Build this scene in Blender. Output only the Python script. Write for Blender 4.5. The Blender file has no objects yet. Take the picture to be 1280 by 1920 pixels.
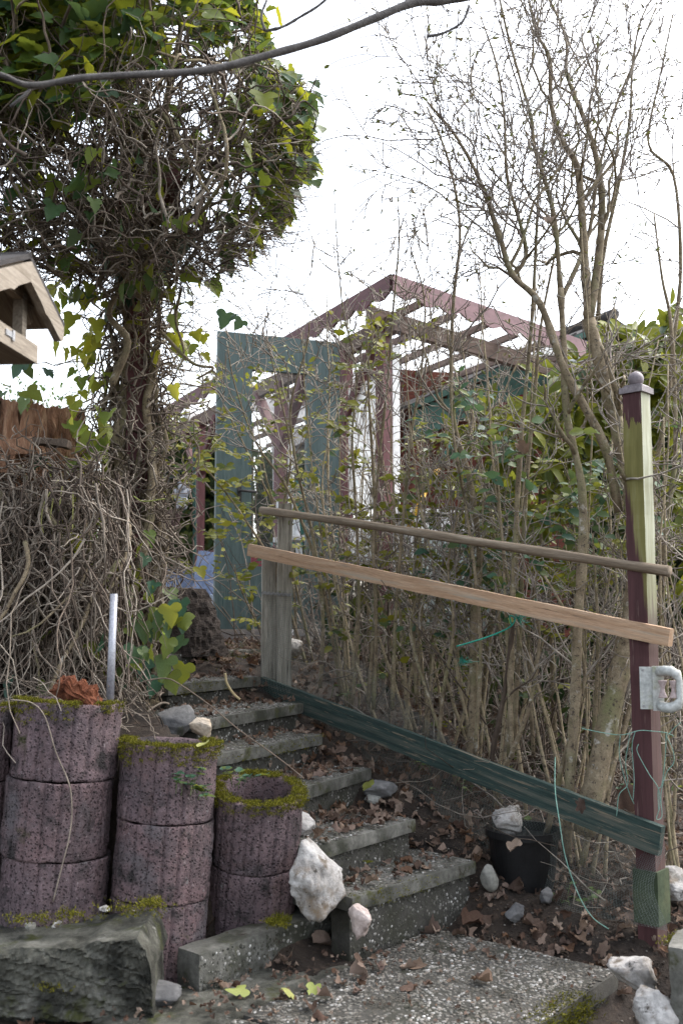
import bpy, bmesh, math, random
import numpy as np
from mathutils import Vector, Matrix
rng = np.random.default_rng(7)
random.seed(7)
SC = bpy.context.scene
COL = SC.collection
# ------------------------------------------------------------------ camera, sky, sun, exposure
F = 1867.0                      # focal length in photo pixels (35 mm on a 36 mm tall frame)
CZ = 1.15                       # eye height above the paving
PITCH = math.atan(190 / 1867)
cd = bpy.data.cameras.new('camera'); cam = bpy.data.objects.new('camera', cd); COL.objects.link(cam)
cd.sensor_fit = 'VERTICAL'; cd.sensor_height = 36; cd.lens = 35; cd.clip_end = 500; cd.clip_start = .05
cam.location = (0, 0, CZ); cam.rotation_euler = (math.pi / 2 + PITCH, 0, 0)
cd.dof.use_dof = True; cd.dof.focus_distance = 4.3; cd.dof.aperture_fstop = 4.0
SC.camera = cam
SUN_EL, SUN_AZ = math.radians(50), math.radians(62)
world = bpy.data.worlds.new('World'); SC.world = world; world.use_nodes = True
wn = world.node_tree; wn.nodes.clear()
sky = wn.nodes.new('ShaderNodeTexSky'); sky.sky_type = 'NISHITA'; sky.sun_disc = False
sky.sun_elevation = SUN_EL; sky.sun_rotation = SUN_AZ; sky.air_density = 1.2; sky.dust_density = 4.0; sky.ozone_density = 1.0
hsv = wn.nodes.new('ShaderNodeHueSaturation'); hsv.inputs['Saturation'].default_value = .42   # thin overcast: the blue is veiled
bg = wn.nodes.new('ShaderNodeBackground'); bg.inputs['Strength'].default_value = .15
wo = wn.nodes.new('ShaderNodeOutputWorld')
wn.links.new(sky.outputs[0], hsv.inputs['Color']); wn.links.new(hsv.outputs[0], bg.inputs[0]); wn.links.new(bg.outputs[0], wo.inputs[0])
sd = bpy.data.lights.new('sun', 'SUN'); sun = bpy.data.objects.new('sun', sd); COL.objects.link(sun)
sd.energy = .6; sd.angle = math.radians(45); sd.color = (1, .98, .95)
# sky sun_rotation is measured clockwise from +Y
sdir = Vector((math.sin(SUN_AZ) * math.cos(SUN_EL), math.cos(SUN_AZ) * math.cos(SUN_EL), math.sin(SUN_EL)))
sun.rotation_euler = sdir.to_track_quat('Z', 'Y').to_euler()
SC.view_settings.view_transform = 'Standard'; SC.view_settings.look = 'None'; SC.view_settings.gamma = 1
SC.view_settings.use_curve_mapping = False
SC.view_settings.exposure = 2.05

# ------------------------------------------------------------------ picture <-> place
cp, sp = math.cos(PITCH), math.sin(PITCH)
def ray(u, v):
    a, b = (u - 640) / F, (960 - v) / F
    return np.array([a, cp - b * sp, sp + b * cp])
def P(u, v, y):
    d = ray(u, v); return d * (y / d[1]) + np.array([0, 0, CZ])
def PZ(u, v, z):
    d = ray(u, v); return d * ((z - CZ) / d[2]) + np.array([0, 0, CZ])
def proj(p):
    p = np.asarray(p, float) - np.array([0, 0, CZ])
    w = p[..., 1] * cp + p[..., 2] * sp; h = -p[..., 1] * sp + p[..., 2] * cp
    w = np.maximum(w, .01)
    return 640 + F * p[..., 0] / w, 960 - F * h / w, w
def nrm(v):
    v = np.asarray(v, float); return v / max(1e-9, np.linalg.norm(v))
def S_(p): return -.785 * p[0] + .62 * p[1]
def T_(p): return .62 * p[0] + .785 * p[1]
def sstep(a, b, x):
    t = np.clip((x - a) / (b - a), 0, 1); return t * t * (3 - 2 * t)

# ------------------------------------------------------------------ mesh builder
class MB:
    def __init__(s): s.V = []; s.Fc = []; s.Sm = []; s.n = 0
    def add(s, V, *Fs, sm=()):
        V = np.asarray(V, float)
        for k, f in enumerate(Fs):
            f = np.asarray(f, int)
            if len(f): s.Fc.append(f + s.n); s.Sm.append(k in sm)
        s.V.append(V); s.n += len(V)
    def copies(s, V, Fs, mats):
        V = np.asarray(V, float); mats = np.asarray(mats, float)
        if not len(mats): return
        VV = np.einsum('kij,nj->kni', mats[:, :3, :3], V) + mats[:, None, :3, 3]
        n = len(V)
        for f in Fs:
            f = np.asarray(f, int)
            if len(f):
                s.Sm.append(False); s.Fc.append((f[None] + (np.arange(len(mats)) * n)[:, None, None]).reshape(-1, f.shape[1]) + s.n)
        s.V.append(VV.reshape(-1, 3)); s.n += n * len(mats)
    def tube(s, pts, r, sides=5, cap=True):
        pts = np.asarray(pts, float); n = len(pts)
        r = np.broadcast_to(np.asarray(r, float), (n,))
        t = np.gradient(pts, axis=0); t /= np.maximum(np.linalg.norm(t, axis=1), 1e-9)[:, None]
        m = nrm(t.mean(0) + 1e-6); ref = np.eye(3)[np.argmin(np.abs(m))]
        u = np.cross(t, ref); u /= np.maximum(np.linalg.norm(u, axis=1), 1e-9)[:, None]
        w = np.cross(t, u)
        a = np.arange(sides) * 2 * math.pi / sides
        V = pts[:, None] + r[:, None, None] * (np.cos(a)[None, :, None] * u[:, None] + np.sin(a)[None, :, None] * w[:, None])
        i = np.arange(n - 1)[:, None] * sides; j = np.arange(sides)[None]
        j2 = (j + 1) % sides
        Q = np.stack([i + j, i + j2, i + sides + j2, i + sides + j], -1).reshape(-1, 4)
        V = V.reshape(-1, 3)
        if cap:
            V = np.vstack([V, pts[0], pts[-1]]); c0, c1 = n * sides, n * sides + 1
            jj = np.arange(sides); k = (jj + 1) % sides
            T = np.vstack([np.stack([k, jj, np.full(sides, c0)], 1), np.stack([(n - 1) * sides + jj, (n - 1) * sides + k, np.full(sides, c1)], 1)])
            s.add(V, Q, T, sm=(0,))
        else: s.add(V, Q, sm=(0,))
    def box(s, c, d, M=None):
        x, y, z = np.asarray(d, float) / 2
        V = np.array([[-x, -y, -z], [x, -y, -z], [x, y, -z], [-x, y, -z], [-x, -y, z], [x, -y, z], [x, y, z], [-x, y, z]])
        V = V + np.asarray(c)
        if M is not None: V = V @ np.asarray(M)[:3, :3].T + np.asarray(M)[:3, 3]
        s.add(V, [[3, 2, 1, 0], [4, 5, 6, 7], [0, 1, 5, 4], [1, 2, 6, 5], [2, 3, 7, 6], [3, 0, 4, 7]])
    def lathe(s, prof, c=(0, 0, 0), n=16):
        prof = np.asarray(prof, float); a = np.arange(n) * 2 * math.pi / n
        V = np.stack([prof[:, 0, None] * np.cos(a), prof[:, 0, None] * np.sin(a), np.repeat(prof[:, 1, None], n, 1)], -1).reshape(-1, 3) + np.asarray(c)
        i = np.arange(len(prof) - 1)[:, None] * n; j = np.arange(n)[None]; k = (j + 1) % n
        s.add(V, np.stack([i + j, i + k, i + n + k, i + n + j], -1).reshape(-1, 4))
    def prism(s, poly, y0, y1, M=None):
        """polygon in XZ extruded along Y (fan caps: keep the polygon star-shaped from its first point)"""
        poly = np.asarray(poly, float); n = len(poly)
        V = np.vstack([np.c_[poly[:, 0], np.full(n, y0), poly[:, 1]], np.c_[poly[:, 0], np.full(n, y1), poly[:, 1]]])
        if M is not None: V = V @ np.asarray(M)[:3, :3].T + np.asarray(M)[:3, 3]
        j = np.arange(n); k = (j + 1) % n
        Q = np.stack([j, k, n + k, n + j], 1)
        T = np.array([[0, i + 1, i] for i in range(1, n - 1)])
        s.add(V, Q, T, T[:, ::-1] + n)
    def mesh(s, name, mat, smooth=False):
        me = bpy.data.meshes.new(name)
        V = np.vstack(s.V) if s.V else np.zeros((0, 3))
        me.vertices.add(len(V)); me.vertices.foreach_set('co', V.astype(np.float32).ravel())
        if s.Fc:
            L = np.concatenate([f.ravel() for f in s.Fc]); tot = np.concatenate([np.full(len(f), f.shape[1]) for f in s.Fc])
            me.loops.add(len(L)); me.loops.foreach_set('vertex_index', L.astype(np.int32))
            me.polygons.add(len(tot)); st = np.concatenate([[0], np.cumsum(tot)[:-1]])
            me.polygons.foreach_set('loop_start', st.astype(np.int32)); me.polygons.foreach_set('loop_total', tot.astype(np.int32))
            me.polygons.foreach_set('use_smooth', np.concatenate([np.full(len(f), smooth or m) for f, m in zip(s.Fc, s.Sm)]))
        me.materials.append(mat); me.update(calc_edges=True)
        return me

def tag(o, label=None, cat=None, group=None, kind=None):
    for k, v in (('label', label), ('category', cat), ('group', group), ('kind', kind)):
        if v: o[k] = v
    return o
def thing(name, label, cat, loc=(0, 0, 0), group=None, kind=None):
    o = bpy.data.objects.new(name, None); COL.objects.link(o); o.location = loc; o.empty_display_size = .05
    return tag(o, label, cat, group, kind)
def obj(name, me, parent=None, M=None, kind=None):
    """link mesh (MB given in world space, or a mesh with its own matrix M in world space)"""
    o = bpy.data.objects.new(name, me); COL.objects.link(o)
    M = Matrix(M) if M is not None else Matrix()
    if parent is not None:
        off = Vector(parent.location)
        if parent.parent is not None: off = Vector(parent['_w']) if '_w' in parent else off
        o.parent = parent; M = Matrix.Translation(-off) @ M
    o.matrix_basis = M
    if kind: o['kind'] = kind
    return o
def part(name, mb, mat, parent, M=None, smooth=False, kind=None):
    return obj(name, mb.mesh(name, mat, smooth), parent, M, kind)
def sub(name, mb, mat, p, M=None, smooth=False, kind=None):
    """child of a part whose own matrix has M0 in world space: geometry given in the part's local space"""
    o = bpy.data.objects.new(name, mb.mesh(name, mat, smooth)); COL.objects.link(o); o.parent = p
    if M is not None: o.matrix_basis = Matrix(M)
    if kind: o['kind'] = kind
    return o
def frame(o, x, up=(0, 0, 1)):
    """matrix with origin o, local X along x, local Z near up"""
    x = nrm(x); y = np.cross(up, x); y = nrm(y); z = np.cross(x, y)
    M = np.eye(4); M[:3, 0] = x; M[:3, 1] = y; M[:3, 2] = z; M[:3, 3] = o
    return M

# ------------------------------------------------------------------ materials
def newmat(name):
    m = bpy.data.materials.new(name); m.use_nodes = True; nt = m.node_tree; nt.nodes.clear()
    out = nt.nodes.new('ShaderNodeOutputMaterial')
    return m, nt, out
def N(nt, t, **kw):
    n = nt.nodes.new('ShaderNode' + t)
    for k, v in kw.items():
        if k in n.inputs: n.inputs[k].default_value = v
        else: setattr(n, k, v)
    return n
def ramp(nt, fac, cols, pos=None):
    r = nt.nodes.new('ShaderNodeValToRGB'); e = r.color_ramp.elements
    pos = pos or [i / max(1, len(cols) - 1) for i in range(len(cols))]
    e[0].position, e[0].color = pos[0], (*cols[0], 1)
    if len(cols) > 1: e[1].position, e[1].color = pos[1], (*cols[1], 1)
    else: e[1].color = (*cols[0], 1)
    for c, p in list(zip(cols, pos))[2:]:
        q = e.new(p); q.color = (*c, 1)
    if fac is not None: nt.links.new(fac, r.inputs[0])
    return r.outputs[0]
def coords(nt, scale=(1, 1, 1), world=False):
    tc = N(nt, 'TexCoord'); oi = N(nt, 'ObjectInfo'); ml = N(nt, 'VectorMath', operation='SCALE'); ml.inputs[0].default_value = (37, 53, 71)
    nt.links.new(oi.outputs['Random'], ml.inputs['Scale'])
    mp = N(nt, 'Mapping'); mp.inputs['Scale'].default_value = scale
    nt.links.new(tc.outputs['Object'], mp.inputs[0])
    ad = N(nt, 'VectorMath', operation='ADD'); nt.links.new(mp.outputs[0], ad.inputs[0]); nt.links.new(ml.outputs[0], ad.inputs[1])
    return ad.outputs[0]
def noise(nt, co, s, detail=6, rough=.6):
    n = N(nt, 'TexNoise', Scale=s, Detail=detail, Roughness=rough); nt.links.new(co, n.inputs['Vector']); return n.outputs[0]
def mixc(nt, f, a, b, mode='MIX'):
    m = N(nt, 'MixRGB', blend_type=mode)
    for i, x in ((0, f), (1, a), (2, b)):
        if isinstance(x, (tuple, list)): m.inputs[i].default_value = (*x, 1) if len(x) == 3 else x
        elif isinstance(x, (int, float)): m.inputs[i].default_value = x
        else: nt.links.new(x, m.inputs[i])
    return m.outputs[0]
def rnd(nt):
    g = N(nt, 'NewGeometry'); oi = N(nt, 'ObjectInfo'); a = N(nt, 'Math', operation='ADD'); fr = N(nt, 'Math', operation='FRACT')
    nt.links.new(g.outputs['Random Per Island'], a.inputs[0]); nt.links.new(oi.outputs['Random'], a.inputs[1]); nt.links.new(a.outputs[0], fr.inputs[0])
    return fr.outputs[0]
def surf(name, cols, scale=8, pos=None, rough=.85, bump=.3, bscale=None, stretch=(1, 1, 1), layers=(), spec=.3, bdist=.01, metal=0, vor=None, detail=8):
    """noise-ramped matte surface; layers = [(colour, noise scale, lo, hi)] patches over it"""
    m, nt, out = newmat(name); co = coords(nt, stretch)
    n1 = noise(nt, co, scale, detail)
    c = ramp(nt, n1, cols, pos or list(np.linspace(.3, .7, len(cols))))
    c = mixc(nt, .5, c, mixc(nt, 1, ramp(nt, noise(nt, co, scale * 7, 4), [(.55,) * 3, (1.25,) * 3], [.35, .65]), c, 'MULTIPLY'))
    for col, s, lo, hi in layers:
        f = ramp(nt, noise(nt, co, s, 7, .65), [(0, 0, 0), (1, 1, 1)], [lo, hi]); c = mixc(nt, f, c, col)
    b = N(nt, 'BsdfPrincipled', Roughness=rough, Metallic=metal); b.inputs['Specular IOR Level'].default_value = spec
    h = noise(nt, co, bscale or scale * 4, 8, .7)
    if vor:
        v = N(nt, 'TexVoronoi', Scale=vor[0]); nt.links.new(co, v.inputs['Vector'])
        f = ramp(nt, v.outputs['Distance'], [(0, 0, 0), (1, 1, 1)], [vor[1], vor[2]])
        f = mixc(nt, ramp(nt, noise(nt, co, 30, 5), [(0, 0, 0), (.8, .8, .8)], [.55, .72]), f, (1, 1, 1))
        c = mixc(nt, f, mixc(nt, 1, c, (vor[3],) * 3, 'MULTIPLY'), c)
        h = mixc(nt, .45, h, f)
    nt.links.new(c, b.inputs['Base Color'])
    bp = N(nt, 'Bump', Strength=bump, Distance=bdist); nt.links.new(h, bp.inputs['Height']); nt.links.new(bp.outputs[0], b.inputs['Normal'])
    nt.links.new(b.outputs[0], out.inputs[0]); return m
def leafmat(name, cols, pos=None, trans=.35, tcol=None, rough=.4, spec=.4, vein=True):
    m, nt, out = newmat(name); r = rnd(nt); co = coords(nt)
    c = ramp(nt, r, cols, pos)
    c = mixc(nt, .35, c, mixc(nt, 1, c, ramp(nt, noise(nt, co, 25, 4), [(.4,) * 3, (1.5,) * 3], [.35, .65]), 'MULTIPLY'))
    b = N(nt, 'BsdfPrincipled', Roughness=rough); b.inputs['Specular IOR Level'].default_value = spec
    nt.links.new(c, b.inputs['Base Color'])
    t = N(nt, 'BsdfTranslucent'); tc = ramp(nt, r, tcol or cols, pos); nt.links.new(tc, t.inputs[0])
    mx = N(nt, 'MixShader'); mx.inputs[0].default_value = trans
    nt.links.new(b.outputs[0], mx.inputs[1]); nt.links.new(t.outputs[0], mx.inputs[2])
    bp = N(nt, 'Bump', Strength=.25, Distance=.004); nt.links.new(noise(nt, co, 40, 4), bp.inputs['Height']); nt.links.new(bp.outputs[0], b.inputs['Normal'])
    nt.links.new(mx.outputs[0], out.inputs[0]); return m
def islandmat(name, cols, pos=None, rough=.8, nz=60, bump=.4, spec=.3, dirt=None):
    m, nt, out = newmat(name); r = rnd(nt); co = coords(nt)
    c = ramp(nt, r, cols, pos)
    c = mixc(nt, .7, c, mixc(nt, 1, c, ramp(nt, noise(nt, co, nz, 6), [(.45,) * 3, (1.4,) * 3], [.35, .65]), 'MULTIPLY'))
    if dirt: c = mixc(nt, ramp(nt, noise(nt, co, dirt[1], 6, .65), [(0, 0, 0), (.9, .9, .9)], [.42, .62]), c, dirt[0])
    b = N(nt, 'BsdfPrincipled', Roughness=rough); b.inputs['Specular IOR Level'].default_value = spec
    nt.links.new(c, b.inputs['Base Color'])
    bp = N(nt, 'Bump', Strength=bump, Distance=.004); nt.links.new(noise(nt, co, nz * 2, 6), bp.inputs['Height']); nt.links.new(bp.outputs[0], b.inputs['Normal'])
    nt.links.new(b.outputs[0], out.inputs[0]); return m

MT = {}
MT['soil'] = surf('soil', [(.012, .009, .007), (.028, .02, .015), (.05, .036, .026)], 6, bump=.9, bscale=40, bdist=.02, layers=[((.07, .047, .034), 18, .55, .7)])
MT['concrete'] = surf('concrete', [(.06, .058, .05), (.115, .112, .098), (.185, .178, .16)], 9, bump=.5, bscale=60, bdist=.006, layers=[((.035, .036, .026), 6, .47, .62), ((.05, .052, .016), 11, .57, .68), ((.03, .022, .016), 22, .6, .68)])
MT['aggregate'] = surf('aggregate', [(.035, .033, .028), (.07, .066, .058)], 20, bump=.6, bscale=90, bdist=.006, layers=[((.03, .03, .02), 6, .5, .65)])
MT['dark_aggregate'] = MT['aggregate']
MT['footing'] = surf('footing', [(.06, .058, .046), (.115, .113, .092), (.19, .185, .16)], 11, bump=1, bscale=80, bdist=.012, layers=[((.022, .022, .017), 5, .47, .6), ((.05, .055, .016), 9, .56, .66), ((.26, .255, .23), 14, .63, .7)])
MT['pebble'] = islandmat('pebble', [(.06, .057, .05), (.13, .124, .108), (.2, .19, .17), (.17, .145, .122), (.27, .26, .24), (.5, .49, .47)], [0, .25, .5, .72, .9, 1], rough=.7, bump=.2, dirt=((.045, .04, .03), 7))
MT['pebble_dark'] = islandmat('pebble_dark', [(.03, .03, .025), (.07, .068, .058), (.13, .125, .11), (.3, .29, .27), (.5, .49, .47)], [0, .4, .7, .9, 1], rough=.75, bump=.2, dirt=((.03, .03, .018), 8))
MT['ring'] = surf('ring', [(.083, .063, .066), (.142, .098, .102), (.196, .125, .127)], 7, bump=1.0, bscale=110, bdist=.011, vor=(95, .14, .42, .4), layers=[((.035, .029, .03), 55, .57, .66), ((.24, .19, .19), 70, .6, .68), ((.115, .1, .105), 5, .5, .66), ((.04, .034, .034), 9, .54, .66), ((.2, .185, .18), 26, .66, .72), ((.05, .05, .018), 7, .63, .72)])
MT['ring_grey'] = surf('ring_grey', [(.082, .066, .071), (.14, .1, .107), (.2, .14, .145)], 7, bump=1.0, bscale=110, bdist=.011, vor=(95, .14, .42, .4), layers=[((.035, .029, .03), 55, .57, .66), ((.24, .2, .205), 70, .6, .68), ((.13, .085, .085), 6, .5, .66), ((.04, .034, .034), 9, .54, .66), ((.2, .19, .185), 26, .66, .72), ((.05, .05, .018), 7, .63, .72)])
MT['moss'] = islandmat('moss', [(.045, .045, .006), (.11, .105, .012), (.19, .17, .02), (.07, .075, .012)], rough=.9, bump=0, spec=.1)
MT['crumb'] = islandmat('crumb', [(.012, .009, .007), (.04, .028, .02), (.075, .056, .042), (.02, .015, .011), (.12, .1, .085), (.22, .2, .18)], [0, .3, .6, .8, .93, 1], rough=.9)
MT['quartz'] = surf('quartz', [(.23, .21, .19), (.4, .38, .36), (.53, .51, .49)], 9, bump=.9, bscale=30, bdist=.012, layers=[((.05, .05, .025), 3.5, .56, .7), ((.13, .105, .08), 13, .53, .63), ((.24, .17, .11), 7, .58, .72), ((.04, .035, .03), 22, .62, .68)])
MT['quartz_pink'] = surf('quartz_pink', [(.26, .2, .18), (.42, .34, .31), (.55, .47, .43)], 12, bump=.7, bscale=25, bdist=.01, layers=[((.1, .07, .055), 8, .54, .66)])
MT['quartz_orange'] = surf('quartz_orange', [(.42, .33, .24), (.58, .5, .4), (.5, .32, .2)], 10, bump=.6, bscale=30, bdist=.008)
MT['rock_grey'] = surf('rock_grey', [(.13, .13, .115), (.22, .215, .19), (.28, .275, .25)], 12, bump=.4, bscale=50, bdist=.005)
MT['rock_dark'] = surf('rock_dark', [(.06, .06, .062), (.12, .118, .118), (.17, .165, .16)], 9, bump=.6, bscale=30, bdist=.008, layers=[((.05, .055, .02), 8, .6, .7)])
MT['wood_grey'] = surf('wood_grey', [(.16, .145, .115), (.27, .25, .205), (.36, .335, .28)], 9, bump=.5, bscale=22, bdist=.003, stretch=(.6, 9, 9), layers=[((.07, .06, .045), 6, .6, .7)])
MT['wood_grey_v'] = surf('wood_grey_v', [(.19, .172, .14), (.3, .278, .232), (.4, .375, .32)], 9, bump=.5, bscale=22, bdist=.003, stretch=(9, 9, .5), layers=[((.06, .052, .04), 6, .58, .68)])
MT['branch_grey'] = surf('branch_grey', [(.06, .055, .053), (.1, .092, .088), (.15, .14, .132)], 30, bump=.4)
MT['bark_pale'] = surf('bark_pale', [(.2, .158, .1), (.33, .272, .178), (.43, .365, .255)], 18, bump=1, bscale=70, bdist=.004, layers=[((.09, .07, .05), 60, .58, .64), ((.13, .11, .08), 18, .56, .66), ((.2, .19, .09), 5, .6, .72)])
MT['pole'] = surf('pole', [(.11, .08, .055), (.2, .155, .11), (.3, .25, .19)], 8, bump=.5, bscale=20, bdist=.003, stretch=(.5, 8, 8), layers=[((.42, .38, .33), 14, .66, .74)])
MT['orange_board'] = surf('orange_board', [(.3, .185, .112), (.41, .265, .165), (.47, .335, .228)], 7, bump=.5, bscale=20, bdist=.003, stretch=(.5, 9, 9), layers=[((.09, .06, .04), 8, .6, .68), ((.36, .31, .24), 4, .52, .7)])
MT['green_board'] = surf('green_board', [(.018, .034, .03), (.029, .051, .045), (.044, .068, .06)], 7, bump=.6, bscale=22, bdist=.004, stretch=(.45, 9, 9), layers=[((.014, .026, .022), 9, .5, .66), ((.17, .14, .1), 7, .57, .63), ((.075, .085, .07), 4, .5, .65), ((.17, .13, .09), 16, .62, .65)])
MT['post_paint'] = surf('post_paint', [(.085, .028, .027), (.115, .038, .036), (.14, .055, .05)], 5, bump=.3, bscale=30, bdist=.002, stretch=(7, 7, .6), layers=[((.2, .12, .1), 6, .66, .74)])
MT['green_sleeve'] = surf('green_sleeve', [(.03, .042, .022), (.048, .064, .034), (.075, .082, .04)], 9, bump=.4, bscale=40, bdist=.004, layers=[((.028, .04, .025), 8, .55, .7)])
MT['red_paint'] = surf('red_paint', [(.1, .036, .039), (.125, .047, .05), (.15, .06, .063)], 4, bump=.2, bscale=30, bdist=.002, rough=.6, stretch=(.8, 2, 2), layers=[((.09, .045, .042), 9, .58, .7)])
MT['red_paint_lit'] = surf('red_paint_lit', [(.16, .08, .09), (.185, .1, .11), (.215, .12, .13)], 3, bump=.1, bscale=30, bdist=.002, rough=.55, stretch=(.8, 1.5, 1.5))  # maroon paint made paler and pinker: sunlight put into the colour
MT['brown_beam'] = surf('brown_beam', [(.11, .08, .068), (.17, .125, .105), (.22, .168, .145)], 6, bump=.3, bscale=25, bdist=.003, stretch=(.6, 7, 7))
MT['white_paint'] = surf('white_paint', [(.62, .62, .62), (.72, .72, .72), (.77, .77, .76)], 5, bump=.1, rough=.5, layers=[((.5, .48, .44), 5, .6, .8)])
MT['door_green'] = surf('door_green', [(.06, .094, .094), (.084, .12, .119), (.106, .146, .144)], 5, bump=.25, bscale=14, bdist=.002, rough=.5, stretch=(9, 9, .5), layers=[((.02, .06, .055), 9, .6, .7)])
MT['door_green_h'] = surf('door_green_h', [(.06, .094, .094), (.084, .12, .119), (.106, .146, .144)], 5, bump=.25, bscale=14, bdist=.002, rough=.5, stretch=(.5, 9, 9))
MT['shed_green'] = surf('shed_green', [(.028, .07, .056), (.038, .09, .072), (.052, .11, .09)], 6, bump=.2, rough=.6)
MT['shed_red'] = surf('shed_red', [(.08, .025, .018), (.12, .036, .024), (.16, .055, .035)], 6, bump=.3, stretch=(.5, 7, 7))
MT['crimson'] = surf('crimson', [(.2, .015, .03), (.27, .022, .04)], 6, bump=.1, rough=.5)
MT['tile'] = surf('tile', [(.03, .028, .028), (.06, .055, .052), (.09, .08, .075)], 8, bump=.4)
MT['bark'] = surf('bark', [(.12, .09, .058), (.215, .17, .11), (.31, .255, .175)], 18, bump=1, bscale=70, bdist=.006, layers=[((.16, .155, .075), 5, .5, .68), ((.06, .046, .035), 60, .57, .64), ((.42, .4, .35), 16, .6, .7)])
MT['bark_dark'] = surf('bark_dark', [(.045, .031, .023), (.085, .062, .046), (.135, .103, .077)], 10, bump=1, bscale=30, bdist=.01, stretch=(1, 1, .4), layers=[((.11, .105, .045), 4, .56, .7)])
MT['stump_bark'] = surf('stump_bark', [(.02, .015, .013), (.05, .038, .032), (.085, .067, .056)], 9, bump=1, bscale=24, bdist=.03, stretch=(1, 1, 2.2))
MT['twig'] = islandmat('twig', [(.06, .044, .034), (.11, .083, .063), (.18, .142, .108), (.08, .06, .05)], rough=.85, nz=25)
MT['twig_grey'] = islandmat('twig_grey', [(.14, .115, .1), (.23, .2, .165), (.32, .285, .24), (.16, .13, .118)], rough=.85, nz=25)
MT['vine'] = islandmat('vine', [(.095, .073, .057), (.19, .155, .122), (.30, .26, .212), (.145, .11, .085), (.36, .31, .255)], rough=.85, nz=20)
MT['vine_dark'] = islandmat('vine_dark', [(.05, .036, .028), (.1, .075, .058), (.15, .115, .088)], rough=.9, nz=20)  # darker copy of vine; colours in the shade of the ivy tangles
MT['ivy'] = leafmat('ivy', [(.022, .055, .026), (.035, .085, .032), (.075, .12, .02), (.15, .17, .018), (.02, .06, .035)], [0, .35, .62, .85, 1], trans=.42, tcol=[(.09, .13, .03), (.16, .21, .03), (.3, .33, .03), (.42, .4, .03), (.08, .14, .05)], rough=.45, spec=.3)
MT['ivy_yellow'] = leafmat('ivy_yellow', [(.12, .15, .02), (.18, .2, .03), (.08, .14, .03), (.2, .19, .02)], trans=.5, tcol=[(.4, .42, .04), (.5, .48, .06), (.25, .34, .05), (.5, .45, .03)], rough=.45, spec=.25)
MT['ivy_teal'] = leafmat('ivy_teal', [(.03, .085, .05), (.05, .12, .075), (.13, .16, .025), (.02, .07, .045)], trans=.3, tcol=[(.1, .18, .08), (.15, .22, .08), (.35, .36, .04), (.08, .14, .07)], rough=.45, spec=.3)
MT['mahonia'] = leafmat('mahonia', [(.075, .088, .012), (.145, .15, .018), (.22, .21, .028), (.065, .11, .05)], [0, .4, .75, 1], trans=.35, tcol=[(.16, .17, .02), (.22, .23, .02), (.3, .28, .03), (.1, .17, .08)], rough=.5, spec=.22)
MT['laurel'] = leafmat('laurel', [(.06, .085, .012), (.12, .138, .014), (.19, .195, .022), (.05, .09, .045)], [0, .4, .78, 1], trans=.3, tcol=[(.16, .18, .02), (.25, .27, .03), (.4, .4, .04), (.1, .17, .08)], rough=.48, spec=.25)
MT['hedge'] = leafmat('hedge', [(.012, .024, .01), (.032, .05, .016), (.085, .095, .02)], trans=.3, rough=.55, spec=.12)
MT['weed'] = leafmat('weed', [(.05, .1, .025), (.09, .15, .035), (.14, .19, .05)], trans=.3)
MT['bud'] = leafmat('bud', [(.1, .12, .03), (.17, .18, .05), (.12, .08, .04)], trans=.2)
MT['dead'] = leafmat('dead', [(.045, .029, .022), (.095, .062, .046), (.19, .135, .105), (.075, .045, .033), (.125, .07, .042), (.26, .2, .155), (.14, .095, .078)], trans=.12, rough=.75, spec=.15)
MT['yellow_leaf'] = leafmat('yellow_leaf', [(.3, .31, .09), (.38, .37, .13), (.22, .26, .06)], trans=.2, rough=.6)
MT['rot'] = surf('rot', [(.15, .075, .042), (.32, .17, .1), (.46, .3, .19)], 14, bump=1, bscale=40, bdist=.02, stretch=(3, 3, .5), layers=[((.03, .022, .018), 5, .57, .66)])
MT['rot_red'] = surf('rot_red', [(.07, .02, .01), (.2, .065, .03), (.33, .13, .07)], 14, bump=1, bscale=40, bdist=.015, stretch=(3, 3, .6))
MT['feeder_wood'] = surf('feeder_wood', [(.11, .08, .055), (.19, .145, .1), (.26, .215, .16)], 14, bump=.4, bscale=40, bdist=.002, stretch=(.5, 9, 9))
MT['feeder_light'] = surf('feeder_light', [(.15, .125, .095), (.235, .2, .16), (.3, .265, .22)], 14, bump=.4, bscale=40, bdist=.002, stretch=(.5, 9, 9))
MT['felt'] = surf('felt', [(.025, .022, .022), (.05, .046, .046)], 40, bump=.6)
MT['metal'] = surf('metal', [(.32, .32, .33), (.45, .45, .46)], 20, bump=.05, rough=.35, metal=.8)
MT['alu'] = surf('alu', [(.33, .34, .38), (.42, .43, .47)], 20, bump=.05, rough=.4, metal=.35)
MT['wire'] = surf('wire', [(.075, .095, .09), (.13, .155, .148)], 20, bump=0, rough=.6)
MT['ball'] = surf('ball', [(.12, .1, .11), (.2, .175, .185), (.26, .23, .24)], 18, bump=.15, rough=.55)
MT['plastic_white'] = surf('plastic_white', [(.33, .345, .325), (.44, .45, .43), (.5, .5, .48)], 14, bump=.15, rough=.5, layers=[((.25, .26, .17), 14, .55, .7)])
MT['plastic_pink'] = surf('plastic_pink', [(.36, .28, .27), (.43, .35, .335)], 14, bump=.1, rough=.5)
MT['black_plastic'] = surf('black_plastic', [(.006, .006, .0065), (.012, .012, .013)], 14, bump=.1, rough=.45)
MT['pot_brown'] = surf('pot_brown', [(.09, .055, .055), (.12, .075, .072)], 14, bump=.1, rough=.55)
MT['blue_cloth'] = surf('blue_cloth', [(.12, .16, .27), (.17, .22, .34), (.22, .27, .4)], 6, bump=.3, rough=.7)
MT['pale_blue'] = surf('pale_blue', [(.3, .35, .42), (.38, .43, .5)], 6, bump=.2, rough=.6)
MT['teal_stuff'] = surf('teal_stuff', [(.2, .25, .24), (.3, .35, .34), (.38, .43, .42)], 4, bump=.2, rough=.6)
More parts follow.
